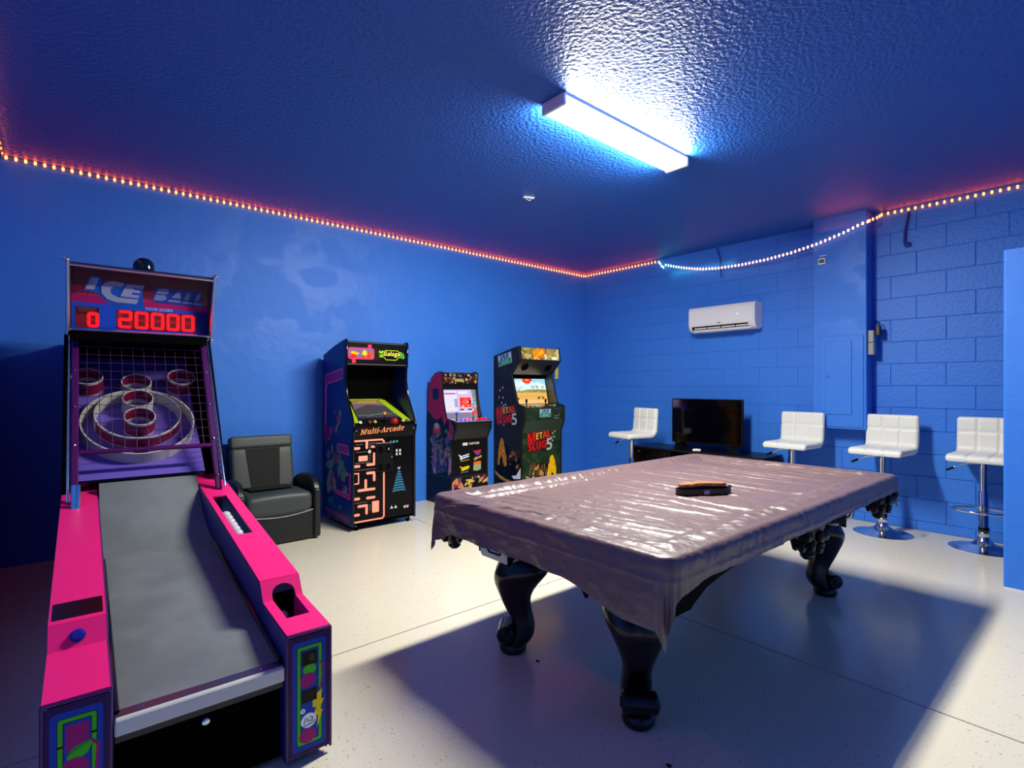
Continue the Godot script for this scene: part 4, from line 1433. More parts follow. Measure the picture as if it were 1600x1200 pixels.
	# control panel apron and its lettering
	var ap := part("control_apron", MB.new().at(side_on()).prism(P([-0.03, 0.80, -0.014, 0.80, 0.006, 0.86, 0.012, 0.905, -0.03, 0.905]), -0.29, 0.29, 0.002).mesh(), M.black, t)
	part("lettering", MB.new().at(T(-0.03, 0.872, 0.0125, 4, 0, 3)).text("Multi-Arcade", 0.046, 0.002, 0.35, true, "Droid Serif").mesh(), mat(Color(0.95, 0.55, 0.34), 0.4), ap)
	for s in [-1.0, 1.0]:
		part("bolt", MB.new().ball(Vector3(s * 0.28, 0.875, 0.012), Vector3(0.008, 0.006, 0.004), 8).mesh(), M.chrome, ap)
	# deck, monitor bezel and picture
	var lean := rad_to_deg(atan2(0.215, 0.42)) - 90.0
	var mon := T(0, 0.922, -0.03, lean, 0, 0)   # local y runs up the glass, z off it
	part("deck", MB.new().at(mon).box(Vector3(0, 0.236, -0.01), Vector3(0.578, 0.51, 0.014)).mesh(), M.black, t)
	var bez := MB.new().at(mon)
	for q in [[-0.288, 0.03, -0.288, 0.10, -0.205, 0.46, -0.16, 0.46, -0.225, 0.03], [0.225, 0.03, 0.288, 0.03, 0.288, 0.07, 0.205, 0.44, 0.15, 0.48, 0.135, 0.44], [-0.21, 0.44, 0.16, 0.44, 0.16, 0.485, -0.20, 0.485]]:
		bez.prism(P(q), -0.001, 0.002)
	part("bezel_band", bez.mesh(), mat(Color(0.62, 0.75, 0.10), 0.3), t)
	var scr := Cv.new(256, 192, Color(0.40, 0.36, 0.38))
	scr.poly(P([0, 0, 256, 0, 256, 40, 0, 30]), Color(0.55, 0.40, 0.32))
	scr.rect(70, 6, 120, 14, Color(0.72, 0.52, 0.36))
	scr.poly(P([40, 80, 120, 40, 230, 60, 256, 120, 256, 192, 0, 192, 0, 110]), Color(0.26, 0.25, 0.27))
	scr.line([20, 150, 240, 138], 3, Color(0.5, 0.55, 0.42))
	scr.line([60, 165, 200, 120], 3, Color(0.35, 0.5, 0.5))
	scr.rect(0, 172, 256, 20, Color(0.12, 0.12, 0.22))
	part("screen", MB.new().at(mon).prism(P([-0.215, 0.075, 0.215, 0.075, 0.13, 0.425, -0.145, 0.425]), 0.002, 0.004).mesh(), printed(scr.tex(), 0.15, 0.9), t)
	joystick(t, Vector3(0.02, 0.945, -0.06), Color(0.85, 0.55, 0.12))
	var cols := [Color(0.85, 0.85, 0.88), Color(0.6, 0.22, 0.16), Color(0.75, 0.72, 0.2), Color(0.8, 0.7, 0.45), Color(0.5, 0.3, 0.25)]
	var xs := [-0.22, -0.13, -0.08, 0.20, 0.24]
	for k in 5:
		part("push_button", button_mesh(T(xs[k], 0.938, -0.045, lean + 90.0, 0, 0)), mat(cols[k], 0.3), t)
	part("trackball", MB.new().ball(Vector3(0.115, 0.938, -0.05), Vector3.ONE * 0.036, 16).mesh(), glow(Color(0.9, 0.02, 0.03), 0.25), t)
	# hood: back wall, speaker shelf, marquee
	part("hood_back", MB.new().at(side_on()).prism(P([-0.47, 1.10, -0.455, 1.10, -0.36, 1.44, -0.375, 1.44]), -0.29, 0.29).mesh(), M.dark, t)
	part("speaker_shelf", MB.new().box(Vector3(0, 1.448, -0.27), Vector3(0.578, 0.012, 0.20), 0.002).mesh(), M.black, t)
	part("roof", MB.new().at(side_on()).prism(P([-0.15, 1.645, -0.40, 1.60, -0.655, 1.53, -0.655, 1.545, -0.40, 1.615, -0.15, 1.660]), -0.29, 0.29).mesh(), M.black, t)
	part("back_panel", MB.new().box(Vector3(0, 0.79, -0.645), Vector3(0.578, 1.48, 0.012)).mesh(), M.dark, t)
	part("bottom_panel", MB.new().box(Vector3(0, 0.06, -0.33), Vector3(0.578, 0.02, 0.62)).mesh(), M.dark, t)
	var q := Cv.new(580, 190, Color(0.03, 0.03, 0.035))
	q.disc(270, 95, 70, 60, Color(0.12, 0.10, 0.05))
	q.rect(196, 8, 36, 60, Color(0.85, 0.22, 0.35))
	q.rect(44, 130, 36, 56, Color(0.85, 0.22, 0.35))
	q.poly(rrect(6, 40, 258, 150, 26), Color(0.85, 0.22, 0.35))
	q.poly(rrect(18, 52, 246, 136, 18), Color(0.42, 0.42, 0.62))
	q.blotches(16, 10, 26, [Color(0.9, 0.14, 0.08), Color(0.95, 0.3, 0.1)], 21, Rect2(24, 70, 210, 56))
	q.blotches(6, 8, 18, [Color(1.0, 0.75, 0.1)], 22, Rect2(50, 80, 50, 30))
	q.poly(P([140, 90, 152, 72, 160, 54, 168, 72, 186, 66, 180, 84, 194, 96, 178, 104, 170, 122, 158, 108, 138, 112, 146, 98]), Color(1.0, 0.82, 0.1))
	var yl := Color(0.72, 0.85, 0.12)
	q.line([330, 70, 330, 120, 352, 120, 376, 146, 480, 146, 506, 120, 536, 120, 536, 70, 506, 70, 500, 56, 370, 56, 352, 70, 330, 70], 6, yl)
	q.blotches(8, 5, 12, [Color(0.5, 0.8, 0.1), yl], 23, Rect2(312, 70, 30, 50))
	q.blotches(8, 5, 12, [Color(0.3, 0.8, 0.2), yl], 24, Rect2(526, 70, 36, 50))
	var mq := part("lit_marquee_sign", sheet(-0.29, 1.462, 0.29, 1.645, -0.156), printed(q.tex(), 0.3, 1.0), t)
	part("lettering_light", MB.new().at(T(0.145, 1.555, -0.1545)).text("Galaga", 0.038, 0.002, 0.2).mesh(), glow(Color(0.95, 0.9, 0.25), 0.9), mq)
	part("marquee_trim", MB.new().box(Vector3(0, 1.456, -0.150), Vector3(0.58, 0.008, 0.012), 0.002).mesh(), mat(Color(0.5, 0.45, 0.42), 0.3, 0.6), mq)
	part("marquee_trim", MB.new().box(Vector3(0, 1.650, -0.150), Vector3(0.58, 0.006, 0.012), 0.002).mesh(), mat(Color(0.5, 0.45, 0.42), 0.3, 0.6), mq)
	area_on(t, T(0, 1.55, -0.13, 0, 180, 0), Vector2(0.5, 0.12), Color(1, 0.75, 0.4), 0.03)
	# casters
	for x in [-0.25, 0.25]:
		for z in [-0.05, -0.58]:
			var w2 := MB.new()
			w2.at(T(x, 0.026, z, 0, 0, 90)).lathe([Vector2(0, -0.01), Vector2(0.024, -0.01), Vector2(0.026, -0.006), Vector2(0.026, 0.006), Vector2(0.024, 0.01), Vector2(0, 0.01)], 14)
			var cs := part("caster", w2.mesh(), M.dark, t)
			part("fork", MB.new().box(Vector3(x, 0.042, z), Vector3(0.026, 0.022, 0.024), 0.003).mesh(), M.chrome, cs)

func small_cabinet() -> void:
	var t := thing("arcade_cabinet", "short arcade cabinet on a riser with dark red curved sides and glowing red buttons", "arcade cabinet", Vector3(-4.56, 0, -3.335), 90.0)
	var w := 0.475
	var out := P([0, 0.31, 0, 0.70, 0.05, 0.785, 0.072, 0.81, 0.075, 0.893, -0.10, 0.915, -0.135, 1.02, -0.165, 1.13, -0.18, 1.25, -0.175, 1.405, -0.23, 1.417, -0.32, 1.40, -0.40, 1.345, -0.445, 1.26, -0.46, 1.10, -0.47, 1.0, -0.49, 0.90, -0.49, 0.31])
	var navy := mat(Color(0.03, 0.03, 0.06), 0.4)
	var panels := side_panels(t, w, out, 0.016, navy, M.black)
	var c := Cv.new(300, 580, Color(0.02, 0.025, 0.06))
	c.poly(P([0, 0, 300, 0, 300, 190, 240, 240, 190, 300, 160, 250, 120, 270, 70, 262, 20, 220, 0, 240]), Color(0.42, 0.03, 0.16))
	c.poly(P([60, 100, 90, 90, 130, 92, 134, 140, 110, 160, 70, 158]), Color(0.06, 0.05, 0.14))
	c.poly(P([230, 250, 280, 300, 300, 420, 270, 400, 236, 320]), Color(0.34, 0.04, 0.16))
	c.blotches(40, 8, 26, [Color(0.34, 0.24, 0.30), Color(0.24, 0.18, 0.26), Color(0.16, 0.18, 0.32)], 31, Rect2(60, 330, 230, 250))
	c.blotches(24, 6, 16, [Color(0.42, 0.12, 0.16), Color(0.30, 0.30, 0.10), Color(0.12, 0.26, 0.14)], 32, Rect2(70, 290, 200, 180))
	c.disc(110, 318, 36, 30, Color(0.45, 0.12, 0.18))
	c.disc(108, 306, 26, 18, Color(0.46, 0.36, 0.36))
	c.blotches(18, 8, 24, [Color(0.20, 0.30, 0.50), Color(0.4, 0.3, 0.36), Color(0.10, 0.14, 0.28)], 33, Rect2(40, 440, 250, 140))
	for k in 14:
		c.line([60 + k * 16, 560 - (k * 37) % 60, 80 + k * 15, 430 - (k * 53) % 70], 5, [Color(0.3, 0.2, 0.3), Color(0.12, 0.12, 0.22), Color(0.36, 0.28, 0.34)][k % 3])
	part("side_art", art_on_side(w, out, 0.006), printed(c.tex(1.7), 0.35), panels[0])
	# riser
	var rs := part("riser", MB.new().box(Vector3(0, 0.155, -0.243), Vector3(w + 0.006, 0.31, 0.49), 0.003).mesh(), mat(Color(0.03, 0.045, 0.11), 0.4), t)
	var r2 := Cv.new(240, 150, Color(0.02, 0.05, 0.13))
	r2.blotches(14, 5, 16, [Color(0.10, 0.14, 0.30), Color(0.16, 0.12, 0.24), Color(0.08, 0.2, 0.3)], 35, Rect2(20, 40, 200, 100))
	part("riser_art", MB.new().at(side_on()).prism(P([-0.48, 0.01, -0.005, 0.01, -0.005, 0.30, -0.48, 0.30]), w * 0.5 + 0.0032, w * 0.5 + 0.0042).mesh(), printed(r2.tex(), 0.4), rs)
	var r3 := Cv.new(240, 150, Color(0.03, 0.03, 0.04))
	r3.blotches(30, 8, 22, [Color(0.6, 0.12, 0.12), Color(0.7, 0.6, 0.25), Color(0.65, 0.42, 0.30), Color(0.15, 0.12, 0.2), Color(0.3, 0.2, 0.35)], 36, Rect2(0, 0, 240, 70))
	part("riser_art", sheet(-0.235, 0.01, 0.235, 0.30, 0.0035, Transform3D.IDENTITY, 0.001), printed(r3.tex(1.2), 0.4), rs)
	# front
	part("front_panel", sheet(-0.222, 0.31, 0.222, 0.705, -0.004, Transform3D.IDENTITY, 0.012), mat(Color(0.028, 0.03, 0.028), 0.4), t)
	part("control_apron", MB.new().at(side_on()).prism(P([-0.016, 0.70, -0.004, 0.70, 0.062, 0.812, 0.064, 0.885, -0.016, 0.885]), -0.222, 0.222).mesh(), mat(Color(0.03, 0.032, 0.03), 0.45), t)
	var lg := Cv.new(222, 198, Color(0.028, 0.03, 0.028))
	var wh := Color(0.82, 0.84, 0.88)
	lg.poly(P([34, 82, 46, 86, 52, 92, 104, 82, 106, 88, 70, 96, 106, 94, 106, 100, 60, 110, 48, 116, 46, 100]), wh)
	lg.poly(P([60, 96, 100, 92, 78, 98, 60, 102]), Color(0.1, 0.2, 0.6))
	lg.poly(P([48, 118, 106, 112, 106, 118, 50, 124]), Color(0.6, 0.45, 0.2))
	lg.poly(P([128, 62, 140, 70, 184, 66, 182, 78, 170, 84, 184, 86, 160, 98, 146, 88, 140, 82]), Color(0.75, 0.12, 0.22))
	lg.poly(P([146, 82, 182, 80, 180, 90, 158, 98]), Color(0.3, 0.25, 0.7))
	lg.poly(P([136, 112, 150, 104, 164, 106, 188, 96, 188, 110, 162, 116, 140, 126]), Color(0.68, 0.58, 0.3))
	lg.poly(P([40, 146, 54, 150, 60, 154, 104, 148, 108, 156, 100, 166, 62, 174, 52, 172, 56, 162]), Color(0.85, 0.75, 0.05))
	for x in [56, 70, 84, 96]:
		lg.disc(x, 182 - (x - 56) * 0.05, 4, 3, Color(0.6, 0.6, 0.6))
	lg.poly(P([134, 132, 182, 128, 186, 146, 134, 150]), Color(0.85, 0.42, 0.12))
	lg.poly(P([134, 148, 184, 146, 184, 176, 160, 182, 132, 178]), Color(0.6, 0.62, 0.45))
	var lp := part("logo_print", sheet(-0.222, 0.32, 0.222, 0.705, -0.002, Transform3D.IDENTITY, 0.0012), printed(lg.tex(), 0.4), t)
	part("logo_plate", MB.new().box(Vector3(-0.066, 0.648, -0.001), Vector3(0.062, 0.030, 0.003)).mesh(), mat(Color(0.85, 0.78, 0.78), 0.4), t)
	part("lettering", MB.new().at(T(0.052, 0.65, 0.0)).text("CAPCOM", 0.024, 0.003).mesh(), mat(Color(0.78, 0.78, 0.75), 0.4), t)
	# deck with lit controls
	var deck := part("control_deck", MB.new().at(side_on()).prism(P([0.068, 0.885, 0.068, 0.898, -0.11, 0.918, -0.20, 0.918, -0.20, 0.90]), -0.228, 0.228, 0.002).mesh(), mat(Color(0.10, 0.09, 0.13), 0.25), t)
	part("deck_edge", MB.new().box(Vector3(0, 0.892, 0.074), Vector3(w + 0.01, 0.012, 0.008), 0.003).mesh(), mat(Color(0.55, 0.55, 0.7), 0.3, 0.5), deck)
	var bl := glow(Color(0.12, 0.18, 1.0), 2.0)
	var rd := glow(Color(1.0, 0.02, 0.10), 2.0)
	for k in 10:
		var side := k / 5
		var i := k % 5
		part("button_led", button_mesh(T(-0.10 + side * 0.22 + i * 0.027 - 0.02, 0.903 + (i % 2) * 0.003, 0.0 + (i % 2) * -0.035, 6, 0, 0)), bl if side == 0 and i < 3 else rd, t)
	joystick(t, Vector3(-0.16, 0.908, -0.02), Color(0.2, 0.3, 0.8))
	joystick(t, Vector3(0.055, 0.908, -0.02), Color(0.8, 0.04, 0.08))
	area_on(t, T(-0.08, 0.935, -0.01, 90, 0, 0), Vector2(0.12, 0.06), Color(0.1, 0.15, 1), 0.02)
	area_on(t, T(0.10, 0.935, -0.01, 90, 0, 0), Vector2(0.2, 0.06), Color(1, 0.03, 0.1), 0.035)
	# screen
	var sc := Cv.new(320, 250, Color(0.50, 0.48, 0.56))
	sc.rect(0, 0, 320, 200, Color(0.72, 0.68, 0.84))
	sc.rect(14, 14, 120, 10, Color(0.9, 0.86, 0.95))
	sc.rect(20, 30, 100, 8, Color(0.7, 0.12, 0.22))
	for k in 8:
		sc.rect(16, 46 + k * 18, 118, 12, Color(0.86, 0.84, 0.95))
		if k > 1 and k < 6:
			sc.rect(108, 50 + k * 18, 28, 7, Color(0.16, 0.12, 0.22))
	sc.rect(150, 14, 90, 24, Color(0.92, 0.82, 0.92))
	sc.rect(152, 62, 122, 100, Color(0.92, 0.7, 0.75))
	sc.rect(158, 68, 110, 88, Color(0.88, 0.20, 0.20))
	sc.blotches(14, 6, 20, [Color(0.95, 0.75, 0.75), Color(0.5, 0.05, 0.08), Color(0.9, 0.35, 0.3)], 41, Rect2(164, 86, 100, 66))
	sc.rect(156, 168, 116, 14, Color(0.28, 0.26, 0.34))
	sc.rect(190, 170, 40, 9, Color(0.85, 0.83, 0.92))
	sc.rect(156, 186, 110, 12, Color(0.85, 0.8, 0.9))
	sc.poly(P([276, 0, 320, 0, 320, 250, 300, 250]), Color(0.42, 0.52, 0.56))
	sc.blotches(16, 6, 18, [Color(0.35, 0.5, 0.6), Color(0.7, 0.7, 0.6), Color(0.8, 0.3, 0.25)], 42, Rect2(276, 20, 40, 210))
	for k in 3:
		sc.line([20, 214 + k * 11, 250, 212 + k * 10], 2, Color(0.4, 0.3, 0.38))
	var sx := T(0, 0.912, -0.16, -9, 0, 0)
	part("screen", sheet(-0.222, 0.0, 0.222, 0.315, 0.0, sx), printed(sc.tex(), 0.2, 1.0), t)
	part("screen_header", MB.new().box(Vector3(0, 1.255, -0.20), Vector3(0.444, 0.06, 0.03), 0.003).mesh(), M.black, t)
	area_on(t, sx * T(0, 0.16, 0.01, 0, 180, 0), Vector2(0.4, 0.28), Color(0.85, 0.78, 1.0), 0.05)
	var mq := Cv.new(340, 100, Color(0.14, 0.07, 0.05))
	mq.blotches(90, 5, 16, [Color(0.55, 0.40, 0.22), Color(0.42, 0.14, 0.12), Color(0.16, 0.12, 0.16), Color(0.62, 0.56, 0.42), Color(0.30, 0.26, 0.10), Color(0.1, 0.06, 0.08)], 43)
	mq.rect(120, 34, 90, 22, Color(0.10, 0.08, 0.26))
	mq.poly(P([110, 56, 190, 52, 210, 70, 200, 84, 112, 82]), Color(0.50, 0.48, 0.24))
	part("marquee_sign", sheet(-0.222, 1.29, 0.222, 1.402, -0.180, Transform3D.IDENTITY, 0.012), printed(mq.tex(1.3), 0.3, 0.8), t)
	part("back_panel", MB.new().box(Vector3(0, 0.77, -0.455), Vector3(0.44, 0.9, 0.012)).mesh(), M.dark, t)
	part("roof", MB.new().at(side_on()).prism(P([-0.18, 1.40, -0.23, 1.41, -0.32, 1.393, -0.40, 1.34, -0.45, 1.25, -0.44, 1.25, -0.39, 1.33, -0.31, 1.38, -0.23, 1.398]), -0.222, 0.222).mesh(), navy, t)

func mission_logo(t: Node3D, xf: Transform3D, s: float, dull: float) -> void:
	# red and yellow two-line lettering with a grey numeral
	var back := MB.new().at(xf)
	back.prism(P([-0.175 * s, -0.07 * s, -0.165 * s, 0.0, -0.19 * s, -0.02 * s, -0.15 * s, 0.10 * s, -0.10 * s, 0.10 * s, -0.09 * s, 0.075 * s, 0.14 * s, 0.085 * s, 0.165 * s, 0.02 * s, 0.13 * s, 0.01 * s, 0.06 * s, -0.09 * s, -0.15 * s, -0.115 * s]), 0.0, 0.001)
	var lg := part("logo", back.mesh(), mat(Color(0.30, 0.05, 0.05) * dull, 0.4), t)
	var red := mat(Color(0.85 * dull, 0.09 * dull, 0.05 * dull), 0.35)
	var yel := mat(Color(0.90 * dull, 0.72 * dull, 0.22 * dull), 0.35)
	var org := mat(Color(0.88 * dull, 0.26 * dull, 0.05 * dull), 0.35)
	part("lettering", MB.new().at(xf * T(-0.118 * s, 0.03 * s, 0.002, 0, 0, 6)).text("M", 0.095 * s, 0.002, 0.15).mesh(), red, lg)
	part("lettering", MB.new().at(xf * T(-0.018 * s, 0.04 * s, 0.002, 0, 0, 4)).text("ET", 0.06 * s, 0.002, 0.1).mesh(), yel, lg)
	part("lettering", MB.new().at(xf * T(0.085 * s, 0.046 * s, 0.002, 0, 0, 4)).text("AL", 0.066 * s, 0.002, 0.1).mesh(), org, lg)
	part("lettering", MB.new().at(xf * T(-0.045 * s, -0.052 * s, 0.002, 0, 0, 3)).text("SLUG", 0.072 * s, 0.002, 0.08).mesh(), red, lg)
	part("lettering", MB.new().at(xf * T(0.115 * s, -0.055 * s, 0.003)).text("5", 0.115 * s, 0.003, 0.05).mesh(), mat(Color(0.72, 0.72, 0.75) * dull, 0.35), lg)

func maker_logo(t: Node3D, xf: Transform3D, s: float) -> void:
	var b := part("logo", MB.new().at(xf).prism(P([-0.095 * s, -0.05 * s, 0.09 * s, -0.05 * s, 0.095 * s, 0.048 * s, -0.09 * s, 0.048 * s]), 0.0, 0.001).mesh(), mat(Color(0.62, 0.72, 0.78), 0.35), t)
	part("logo_band", MB.new().at(xf).prism(P([-0.09 * s, -0.045 * s, 0.085 * s, -0.045 * s, 0.086 * s, -0.005 * s, -0.089 * s, -0.005 * s]), 0.001, 0.002).mesh(), mat(Color(0.16, 0.55, 0.32), 0.35), b)
	part("lettering", MB.new().at(xf * T(0, 0.022 * s, 0.002)).text("SNK", 0.048 * s, 0.002, 0.25).mesh(), mat(Color(0.05, 0.22, 0.55), 0.35), b)
	part("band_print", MB.new().at(xf).prism(rrect(-0.05 * s, -0.034 * s, 0.05 * s, -0.016 * s, 0.004 * s), 0.002, 0.0026).mesh(), mat(Color(0.40, 0.70, 0.52), 0.35), b)

func beast(c: Cv, x: float, y: float, k: float, yel: Color, flip: float) -> void:
	# a loose heap of machine parts beside a flaring yellow cloak shape
	var pts := [-8, -104, 14, -110, 24, -96, 40, -60, 44, -30, 56, 0, 54, 40, 64, 80, 60, 112, 34, 104, 28, 60, 20, 40, 16, 70, 6, 84, -10, 80, -16, 104, -34, 116, -58, 98, -50, 60, -54, 40, -40, 10, -36, -30, -22, -50, -20, -80]
	var o := PackedVector2Array()
	for i in range(0, pts.size(), 2):
		o.append(Vector2(x + pts[i] * k * flip, y + pts[i + 1] * k))
	c.poly(o, yel)
	c.poly(P([x - 2 * k * flip, y + 60 * k, x + 8 * k * flip, y + 10 * k, x + 18 * k * flip, y + 48 * k, x + 36 * k * flip, y + 70 * k, x + 30 * k * flip, y + 116 * k, x - 12 * k * flip, y + 118 * k]), Color(0.05, 0.03, 0.03))
	c.blotches(10, 4 * k, 10 * k, [yel.darkened(0.2), yel.lightened(0.15)], 91, Rect2(x - 30 * k, y - 60 * k, 60 * k, 90 * k))

func army_cabinet() -> void:
	var t := thing("arcade_cabinet", "tall army green and charcoal arcade cabinet in the corner with a lit amber sign", "arcade cabinet", Vector3(-4.55, 0, -4.385), 90.0)
	var w := 0.67
	var out := P([0, 0.03, 0, 0.72, 0.035, 0.79, 0.055, 0.85, 0.056, 1.015, 0.04, 1.028, -0.045, 1.045, -0.062, 1.07, -0.11, 1.22, -0.165, 1.405, -0.012, 1.572, -0.034, 1.725, -0.10, 1.715, -0.50, 1.628, -0.50, 0.03])
	var gr := mat(Color(0.075, 0.078, 0.095), 0.4)
	var panels := side_panels(t, w, out, 0.02, gr, M.black)
	var c := Cv.new(330, 1000, Color(0.075, 0.08, 0.10))
	c.blotches(40, 20, 60, [Color(0.085, 0.09, 0.105), Color(0.06, 0.07, 0.085), Color(0.065, 0.085, 0.085)], 51)
	for k in 13:
		c.disc([70, 100, 60, 104, 90, 132, 76, 110, 140, 120, 96, 126, 112][k], [300, 280, 350, 352, 390, 402, 420, 410, 446, 480, 500, 520, 545][k], 7, 8, Color(0.42, 0.42, 0.50))
	c.poly(P([10, 960, 40, 700, 110, 660, 170, 720, 190, 800, 300, 760, 320, 840, 270, 930, 120, 970]), Color(0.02, 0.02, 0.035))
	beast(c, 96, 740, 0.9, Color(0.46, 0.30, 0.10), -1.0)
	c.blotches(12, 6, 22, [Color(0.30, 0.18, 0.12), Color(0.18, 0.10, 0.08), Color(0.40, 0.28, 0.16)], 52, Rect2(150, 720, 130, 110))
	c.poly(P([10, 880, 60, 905, 140, 930, 200, 932, 150, 950, 70, 935, 14, 905]), Color(0.42, 0.32, 0.12))
	c.poly(P([320, 800, 326, 860, 290, 910, 220, 918, 200, 898, 250, 890, 290, 840]), Color(0.55, 0.55, 0.62))
	part("side_art", art_on_side(w, out, 0.008), printed(c.tex(1.6), 0.38), panels[0])
	mission_logo(t, side_on() * T(-0.25, 0.93, w * 0.5 + 0.0015, 0, 0, 4), 1.15, 0.95)
	maker_logo(t, side_on() * T(-0.29, 1.585, w * 0.5 + 0.0015, 0, 0, 11), 1.35)
	# front
	var f := Cv.new(630, 700, Color(0.10, 0.15, 0.095))
	f.blotches(60, 20, 80, [Color(0.085, 0.13, 0.08), Color(0.12, 0.17, 0.11), Color(0.07, 0.11, 0.075), Color(0.13, 0.165, 0.10)], 53)
	for k in 6:
		f.disc([540, 500, 530, 486, 500, 470][k], [20, 40, 84, 90, 130, 170][k], 11, 13, Color(0.42, 0.48, 0.42))
	f.poly(P([150, 470, 200, 400, 330, 390, 420, 420, 470, 520, 500, 700, 120, 700]), Color(0.07, 0.045, 0.03))
	f.blotches(26, 10, 36, [Color(0.50, 0.36, 0.16), Color(0.26, 0.15, 0.07), Color(0.16, 0.09, 0.05), Color(0.62, 0.48, 0.24)], 54, Rect2(160, 400, 200, 130))
	for k in 9:
		f.line([150 + k * 30, 400 + (k * 47) % 80, 120 + k * 38, 520 + (k * 61) % 130], 5, Color(0.5, 0.42, 0.28))
	f.blotches(14, 14, 40, [Color(0.4, 0.4, 0.32), Color(0.5, 0.48, 0.38)], 55, Rect2(60, 540, 160, 120))
	beast(f, 480, 470, 1.5, Color(0.80, 0.50, 0.05), 1.0)
	part("front_panel", sheet(-0.315, 0.04, 0.315, 0.73, -0.006, Transform3D.IDENTITY, 0.012), printed(f.tex(1.5), 0.4), t)
	var a := Cv.new(630, 300, Color(0.10, 0.15, 0.095))
	a.blotches(30, 20, 80, [Color(0.085, 0.13, 0.08), Color(0.12, 0.17, 0.11), Color(0.07, 0.11, 0.075)], 56)
	for k in 4:
		a.disc([548, 506, 490, 536][k], [190, 210, 262, 262][k], 11, 13, Color(0.42, 0.48, 0.42))
	var ap := MB.new().at(side_on()).prism(P([-0.018, 0.72, -0.006, 0.72, 0.029, 0.79, 0.048, 0.85, 0.049, 1.012, -0.018, 1.012]), -0.315, 0.315).mesh()
	part("control_apron", ap, mat(Color(0.17, 0.22, 0.155), 0.45), t)
	part("apron_print", sheet(-0.315, 0.86, 0.315, 1.008, 0.0505, Transform3D.IDENTITY, 0.0012), printed(a.tex(1.5), 0.4), t)
	mission_logo(t, T(-0.02, 0.625, -0.004, 0, 0, 3), 1.22, 1.0)
	maker_logo(t, T(0.005, 0.945, 0.051), 0.98)
	# deck and controls
	part("control_deck", MB.new().at(side_on()).prism(P([0.05, 1.005, 0.05, 1.015, -0.06, 1.045, -0.30, 1.045, -0.30, 1.03]), -0.315, 0.315, 0.002).mesh(), mat(Color(0.10, 0.12, 0.12), 0.25), t)
	for x in [-0.25, 0.06]:
		var jm := MB.new().at(T(x, 1.025, 0.0)).lathe([Vector2(0.018, 0), Vector2(0.018, 0.004), Vector2(0.006, 0.006), Vector2(0.007, 0.045), Vector2(0.014, 0.05), Vector2(0.012, 0.085), Vector2(0, 0.088)], 14)
		part("joystick", jm.mesh(), M.black, t)
	for k in 8:
		var x := -0.20 + (k % 4) * 0.038 + int(k / 4) * 0.31
		part("push_button", button_mesh(T(x, 1.024, 0.012 - 0.02 * (k % 2), 15, 0, 0)), mat([Color(0.7, 0.15, 0.12), Color(0.75, 0.7, 0.2), Color(0.25, 0.7, 0.4), Color(0.75, 0.85, 0.85)][k % 4], 0.3), t)
	# screen deep between the sides
	var sc := Cv.new(320, 240, Color(0.55, 0.80, 0.86))
	sc.poly(P([0, 60, 60, 40, 120, 60, 180, 50, 250, 30, 320, 60, 320, 130, 0, 130]), Color(0.82, 0.88, 0.86))
	sc.blotches(10, 14, 34, [Color(0.70, 0.84, 0.88), Color(0.86, 0.9, 0.88)], 61, Rect2(0, 20, 320, 90))
	sc.poly(P([0, 118, 40, 112, 90, 120, 130, 108, 180, 100, 220, 112, 260, 100, 320, 112, 320, 240, 0, 240]), Color(0.62, 0.56, 0.30))
	sc.rect(0, 134, 320, 106, Color(0.85, 0.66, 0.34))
	sc.rect(0, 205, 320, 35, Color(0.90, 0.72, 0.45))
	sc.blotches(12, 5, 18, [Color(0.45, 0.42, 0.22), Color(0.52, 0.5, 0.3)], 62, Rect2(0, 108, 320, 20))
	sc.line([40, 182, 120, 170, 240, 168, 300, 172], 3, Color(0.62, 0.46, 0.22))
	sc.blotches(4, 6, 12, [Color(0.4, 0.26, 0.14)], 63, Rect2(40, 182, 30, 16))
	sc.blotches(4, 6, 14, [Color(0.3, 0.22, 0.16)], 64, Rect2(236, 182, 50, 12))
	for x in [200, 240, 290]:
		sc.line([x, 118, x, 80], 3, Color(0.45, 0.45, 0.35))
		sc.disc(x, 78, 10, 6, Color(0.40, 0.46, 0.35))
	sc.poly(P([118, 0, 196, 0, 204, 14, 190, 34, 160, 48, 128, 40, 114, 20]), Color(0.90, 0.20, 0.12))
	sc.poly(P([140, 4, 170, 4, 172, 20, 142, 22]), Color(0.95, 0.6, 0.2))
	sc.rect(184, 26, 18, 24, Color(0.92, 0.92, 0.92))
	var sx := T(0, 1.05, -0.20, -12, 0, 0)
	part("screen", sheet(-0.30, 0.0, 0.30, 0.31, 0.0, sx), printed(sc.tex(), 0.2, 0.95), t)
	area_on(t, sx * T(0, 0.16, 0.01, 0, 180, 0), Vector2(0.5, 0.28), Color(1.0, 0.9, 0.7), 0.03)
	part("screen_surround", sheet(-0.315, -0.01, 0.315, 0.42, -0.004, sx), M.dark, t)
	part("reveal", MB.new().at(side_on()).prism(P([-0.19, 1.05, -0.06, 1.05, -0.155, 1.405, -0.27, 1.405]), -0.315, -0.309).mesh(), mat(Color(0.16, 0.19, 0.21), 0.35), t)
	# hood with two speaker holes, and the lit sign
	var ang := rad_to_deg(atan2(0.165, 0.15))
	var hood := part("hood", MB.new().at(side_on()).prism(P([-0.17, 1.405, -0.012, 1.570, -0.03, 1.72, -0.10, 1.71, -0.49, 1.622, -0.49, 1.40]), -0.315, 0.315).mesh(), mat(Color(0.085, 0.095, 0.095), 0.45), t)
